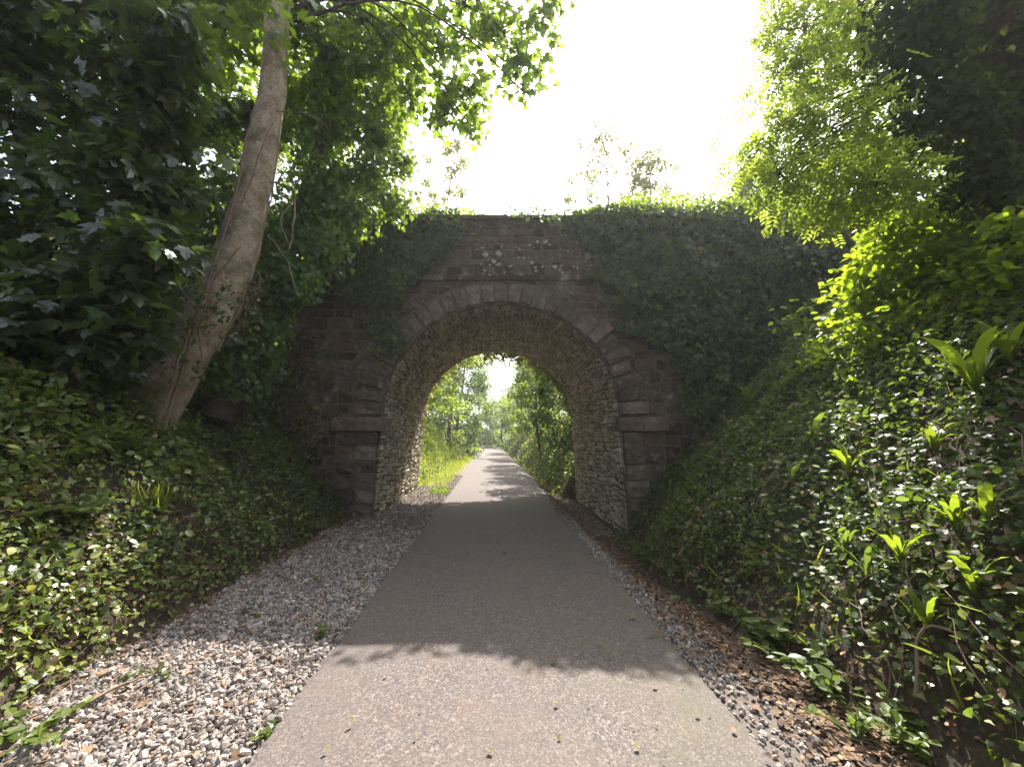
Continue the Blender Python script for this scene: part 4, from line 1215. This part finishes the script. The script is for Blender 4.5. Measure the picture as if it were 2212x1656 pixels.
herb(1570, 1325, .16, .22, 230, "lush nettle like weed on the right bank beside the first fallen leaves")
herb(1660, 1400, .17, .24, 200, "broad leaved weed directly below the lush weed on the right", size=(.05, .09))
herb(1790, 1500, .14, .26, 120, "tall thin weed on the right bank closest to the lit litter", size=(.05, .1))
herb(1470, 1240, .1, .12, 80, "small weed where the right bank meets the chippings", size=(.03, .05))
herb(2000, 1630, .2, .2, 220, "pale sunlit weed at the lower right by the brown litter")
herb(1850, 1590, .1, .15, 90, "dark mossy weed just above the pale sunlit one at lower right")
herb(688, 1385, .045, .10, 40, "small pale weed at the path edge where the shadow ends", size=(.03, .05))
herb(590, 1590, .05, .06, 40, "tiny weed at the left path edge near the bottom", size=(.025, .045))
herb(345, 1460, .07, .08, 50, "low weed in the middle of the sunlit chippings", size=(.025, .045))
herb(560, 1330, .12, .06, 60, "creeping weed on the shaded chippings to the left", size=(.02, .04))
herb(675, 1255, .1, .06, 40, "creeping weed on the shaded chippings near the path", size=(.02, .04))
herb(60, 1600, .15, .12, 120, "ragged pale weed at the lower left corner of the chippings")

# lone stones, clod and twigs
for (u_, v_, s_, lab) in ((565, 1222, .06, "dark angular stone at the edge of the shaded chippings"), (478, 1105, .05, "dark stone half buried in the ivy on the left")):
    b = hit(u_, v_); mb = MB(); stones(mb, (b + [0, 0, s_ * .4])[None], np.array([s_]))
    tag(mb.build("stone", M['barrel'], origin=b), lab, "stone")


def stick(pts, r, label, name="twig"):
    q = [hit(u_, v_) + [0, 0, dz] for u_, v_, dz in pts]
    mb = MB(); mb.tube(spline(q, 14) + np.cumsum(rnd(14, .004), 0), np.linspace(r, r * .5, 14), 6, rough=.3)
    tag(mb.build(name, M['wood'], origin=q[0]), label, "twig")


stick([(230, 1395, .04), (330, 1320, .06), (440, 1260, .05)], .009, "long bent twig lying where ivy meets the chippings on the left")
stick([(150, 1560, .03), (260, 1500, .05), (350, 1470, .04)], .012, "thick brown stick at the lower left corner")
stick([(590, 1290, .03), (660, 1250, .05), (720, 1225, .03)], .006, "thin twig across the shaded chippings")
stick([(1990, 1620, .25), (1995, 1510, .30), (2040, 1495, .32), (2115, 1500, .26)], .009, "pale bent twig sticking out at the lower right")
stick([(1700, 1150, .05), (1760, 1140, .1), (1790, 1135, .06)], .014, "short broken branch in the shaded ivy on the right")

# fallen leaves on the asphalt
lv = [(1088, 1196, .075), (1195, 1435, .055), (1362, 1333, .06), (1478, 1398, .05), (1330, 1253, .03), (960, 1255, .02), (1062, 1630, .05), (1197, 1521, .04), (1270, 1524, .03), (845, 1378, .03), (975, 1375, .03), (1300, 1392, .04), (1290, 1300, .02),
      (1150, 1246, .03), (873, 1340, .025), (935, 1215, .03), (1060, 1195, .02), (1310, 1410, .03), (1210, 1590, .03), (1380, 1610, .04), (900, 1590, .03), (1110, 1130, .03), (950, 1130, .03), (980, 1137, .03), (1150, 1190, .02), (830, 1460, .03),
      (1020, 1290, .02), (1095, 1290, .02), (1240, 1350, .02), (1420, 1480, .04), (1500, 1540, .04), (1350, 1270, .02), (1180, 1160, .03), (1130, 1100, .04), (1010, 1400, .02), (765, 1560, .035), (700, 1620, .035)]
proto = None
for k, (u_, v_, s_) in enumerate(lv):
    b_, d_ = (828.0 - v_) / F, None
    dy = math.cos(PITCH) - b_ * math.sin(PITCH); dz = math.sin(PITCH) + b_ * math.cos(PITCH)
    Y = 1.56 / (-dz / dy); c = P(u_, v_, Y)
    if k < 4 or proto is None:
        mb = MB(); mb.scatter(SYC if k in (0, 2) else OVATE, np.zeros((1, 3)), np.array([[1, .3, 0]]), np.array([[0, .1, 1]]), s_ if k < 4 else 1.0)
        o = mb.build("fallen_leaf", M['dead'] if k in (0,) else M['drygrass'])
        if k == 4: proto = o
    else:
        o = proto.copy(); C.objects.link(o)
    if k >= 4: o.scale = (s_ * rng.uniform(.5, 1.1), s_, s_)
    o.location = tuple(c + [0, 0, .012]); o.rotation_euler = (rng.normal(0, .3), rng.normal(0, .3), rng.uniform(0, 6.28))
    lab = {0: "large brown fallen leaf on the shaded asphalt in front of the arch", 1: "yellowish curled leaf on the asphalt just inside the shadow edge", 2: "yellow fallen leaf near the right edge of the shaded asphalt", 3: "pale leaf at the right rim of the path near the shadow edge"}.get(k, "tiny dry leaf lying on the asphalt path")
    tag(o, lab, "leaf", "small dry leaves scattered on the path" if k >= 4 else "larger leaves on the path")

# ------------------------------------------------------------------ trees beyond
def wood_tree(x, y, h, rx, zlow, ncl, nleaf, size, mat, label, group, T=DIAM, trunk_r=.12, lean=0, seed=0, clr=.34, bark_='farbark', name="tree", z0=None):
    global rng
    keep = rng; rng = np.random.default_rng(900 + seed)
    z0 = float(H(np.array(x), np.array(y))) - .2 if z0 is None else z0
    b = np.array([x, y, z0]); t_ = empty(name, b, label, "tree", group)
    n = 14; t = np.linspace(0, 1, n)
    ln = b + np.stack([lean * t ** 1.5 + .15 * np.sin(t * 5 + seed), .1 * np.cos(t * 4), t * h * .9], -1)
    mt = MB(); mt.tube(ln, np.linspace(trunk_r, trunk_r * .25, n), 8, rough=.2, seed=seed); mt.build("trunk", M[bark_], t_)
    mb = MB(); mbw = MB()
    for k in range(ncl):
        f = (k + rng.random()) / ncl; zz = zlow + (h - zlow) * f
        prof_ = math.sin(math.pi * min(1, .18 + .82 * f) ** .8) ** .6 + .1
        a = k * 2.4 + rng.uniform(-.5, .5); r_ = rx * prof_ * rng.uniform(.35, .95)
        q = ln[min(n - 1, int(min(f * .9 + zlow / h * .5, 1) * (n - 1)))]
        c = np.array([q[0] + r_ * math.cos(a), q[1] + r_ * math.sin(a), z0 + zz])
        cr = rx * clr * rng.uniform(.7, 1.2)
        clump(mb, T, c, (cr, cr, cr * .7), nleaf // ncl, size, .8, .6, .3)
        mbw.tube([q, (q + c) / 2 + [0, 0, -.1], c], [trunk_r * .35, trunk_r * .22, .012], 5)
    mb.build("crown", M[mat], t_); mbw.build("branches", M[bark_], t_)
    rng = keep
    return t_


gL, gR, gE = "trees overhanging the path from the left beyond the arch", "trees overhanging the path from the right beyond the arch", "trees closing the view at the far end of the path"
X = lambda u_, y: float(u_ + xc(y))
wood_tree(X(-4.6, 15.0), 15.0, 5.6, 1.9, 1.4, 26, 8500, (.10, .16), 'bramble', "nearest bright yellow green tree left of the path beyond the arch", gL, OVATE, .10, .5, 1)
wood_tree(X(-4.9, 19.0), 19.0, 7.2, 2.6, 1.5, 32, 10500, (.12, .2), 'far', "second tree on the left beyond the arch, sunlit crown over the bank", gL, OVATE, .13, .8, 2)
wood_tree(X(-4.6, 24.5), 24.5, 8.6, 3.1, 1.5, 30, 10500, (.14, .22), 'ash', "third tree on the left beyond the arch with a spreading pale crown", gL, DIAM, .14, .9, 3)
wood_tree(X(-3.4, 31.0), 31.0, 11.0, 3.1, -.3, 28, 9500, (.15, .25), 'fardark', "dark ivy covered tree standing upright at the left of the far path", gL, DIAM, .16, .6, 4)
wood_tree(X(-3.6, 39.0), 39.0, 11.5, 3.3, -.2, 26, 8500, (.2, .3), 'far', "tree behind the dark ivy covered one on the left", gL, DIAM, .16, .9, 5)
wood_tree(X(3.6, 15.8), 15.8, 6.4, 2.0, .2, 26, 8500, (.10, .17), 'fardark', "nearest dark tree right of the path beyond the arch", gR, OVATE, .12, -.5, 6)
wood_tree(X(3.9, 20.0), 20.0, 7.0, 2.1, .2, 28, 8000, (.12, .19), 'far', "second tree on the right beyond the arch with a lighter crown", gR, OVATE, .12, -.6, 7)
wood_tree(X(4.0, 26.0), 26.0, 8.0, 2.3, .0, 26, 7500, (.14, .22), 'fardark', "third tree on the right beyond the arch, shaded side facing the path", gR, DIAM, .13, -.5, 8)
wood_tree(X(2.75, 23.0), 23.0, 8.0, .9, 4.5, 9, 900, (.12, .18), 'far', "slender bare trunked tree standing alone at the foot of the right bank", gR, DIAM, .085, -.2, 9, bark_='darkwood')
wood_tree(X(4.4, 34.0), 34.0, 8.8, 2.6, .0, 24, 6500, (.18, .28), 'far', "fourth tree on the right beyond the arch, far along the path", gR, DIAM, .14, -.8, 10)
wood_tree(X(4.2, 44.0), 44.0, 8.5, 2.6, .3, 22, 5500, (.22, .32), 'ash', "bright tree far along the right side of the path", gR, DIAM, .15, -.8, 11)
for k, (x_, y_, h_, mt_, lab) in enumerate([(-9.5, 50, 10.5, 'fardark', "leftmost tree closing the far end"), (-5.5, 66, 11.5, 'far', "tall pale tree left of the sky gap at the far end"), (-1.8, 72, 9.5, 'ash', "bright low tree under the sky gap at the far end"),
                                           (1.8, 64, 9.5, 'far', "tree right of the sky gap at the far end"), (4.5, 54, 10.5, 'fardark', "rightmost dark tree closing the far end"), (-5.2, 88, 9.5, 'far', "farthest tree, seen faintly between the others")]):
    wood_tree(x_, y_, h_, 3.4, -.2, 24, 5000, (.3, .45), mt_, lab, gE, DIAM, .2, 0, 20 + k, .36)
gB = "pale trees rising behind the parapet"
wood_tree(4.05, 15.6, 11.0, 2.1, 7.0, 36, 3600, (.08, .13), 'glare_pale', "thin pale tree with the tallest tip above the bridge centre", gB, OVATE, .07, .3, 31, .24, z0=4.2)
wood_tree(6.1, 15.6, 9.9, 1.3, 6.6, 26, 4200, (.08, .12), 'glare_pale', "denser rounded pale tree just right of the thin one above the parapet", gB, OVATE, .08, .1, 32, .36, z0=4.2)
wood_tree(-3.0, 15.0, 10.4, 1.3, 6.8, 20, 2400, (.08, .12), 'glare_pale', "sparse tree with bare branches above the left end of the parapet", gB, OVATE, .06, .5, 33, .26, z0=3.8)
wood_tree(10.2, 15.0, 9.2, 2.2, 5.6, 20, 5200, (.11, .17), 'far', "tree behind the parapet beneath the ash branches", gB, OVATE, .09, -.3, 34, .3, z0=3.4)
wood_tree(14.5, 14.6, 9.6, 2.6, 3.0, 20, 4600, (.11, .17), 'far', "dense tree behind the parapet by the ivy clad ash trunk", gB, OVATE, .1, -.3, 35, .34, z0=4)
wood_tree(-8.5, 13.8, 11.5, 3.0, 2.5, 26, 8500, (.11, .18), 'far', "bushy tree at the left end of the bridge behind the hanging ivy", gB, OVATE, .12, .4, 36, .36, z0=4)

# leaves hanging into the far mouth of the arch, and one stray spray at the top of the frame
iv = empty("climbing_ivy", (CX - .25, BY1 + .1, 4.4), "ivy trailing over the far mouth of the arch", "ivy")
mb = MB(); n = 2600
th = rng.uniform(.12, 1.75, n); th[:500] = rng.uniform(2.0, 3.3, 500)
xq = CX - .25 + (AA + rng.normal(.12, .12, n)) * np.cos(th); zq = ZS + (BB + rng.normal(.12, .12, n)) * np.sin(th)
zq = zq - rng.random(n) ** 3 * .35
mb.scatter(IVY, np.stack([xq, BY1 + rng.uniform(.02, .3, n), zq], -1), rnd(n, .5) + [0, 0, -.6], rnd(n, .5) + [0, 1, .4], rng.uniform(.06, .11, n))
mb.build("ivy_leaves", M['ivy_pale'], iv)

# ------------------------------------------------------------------ haze volume added in place of lens glare
m = bpy.data.materials.new("glare_haze"); m.use_nodes = True
nt = m.node_tree; nt.nodes.clear()
out = nt.nodes.new("ShaderNodeOutputMaterial"); pv = nt.nodes.new("ShaderNodeVolumePrincipled")
pv.inputs['Color'].default_value = (.93, .95, .97, 1); pv.inputs['Density'].default_value = .0013; pv.inputs['Anisotropy'].default_value = .45
nt.links.new(pv.outputs[0], out.inputs['Volume'])
mb = MB(); mb.box((-440, -75, -2.5), (440, 560, 24))
hz = mb.build("haze", m); tag(hz, "thin haze volume added in place of lens glare", "haze", kind='stuff')
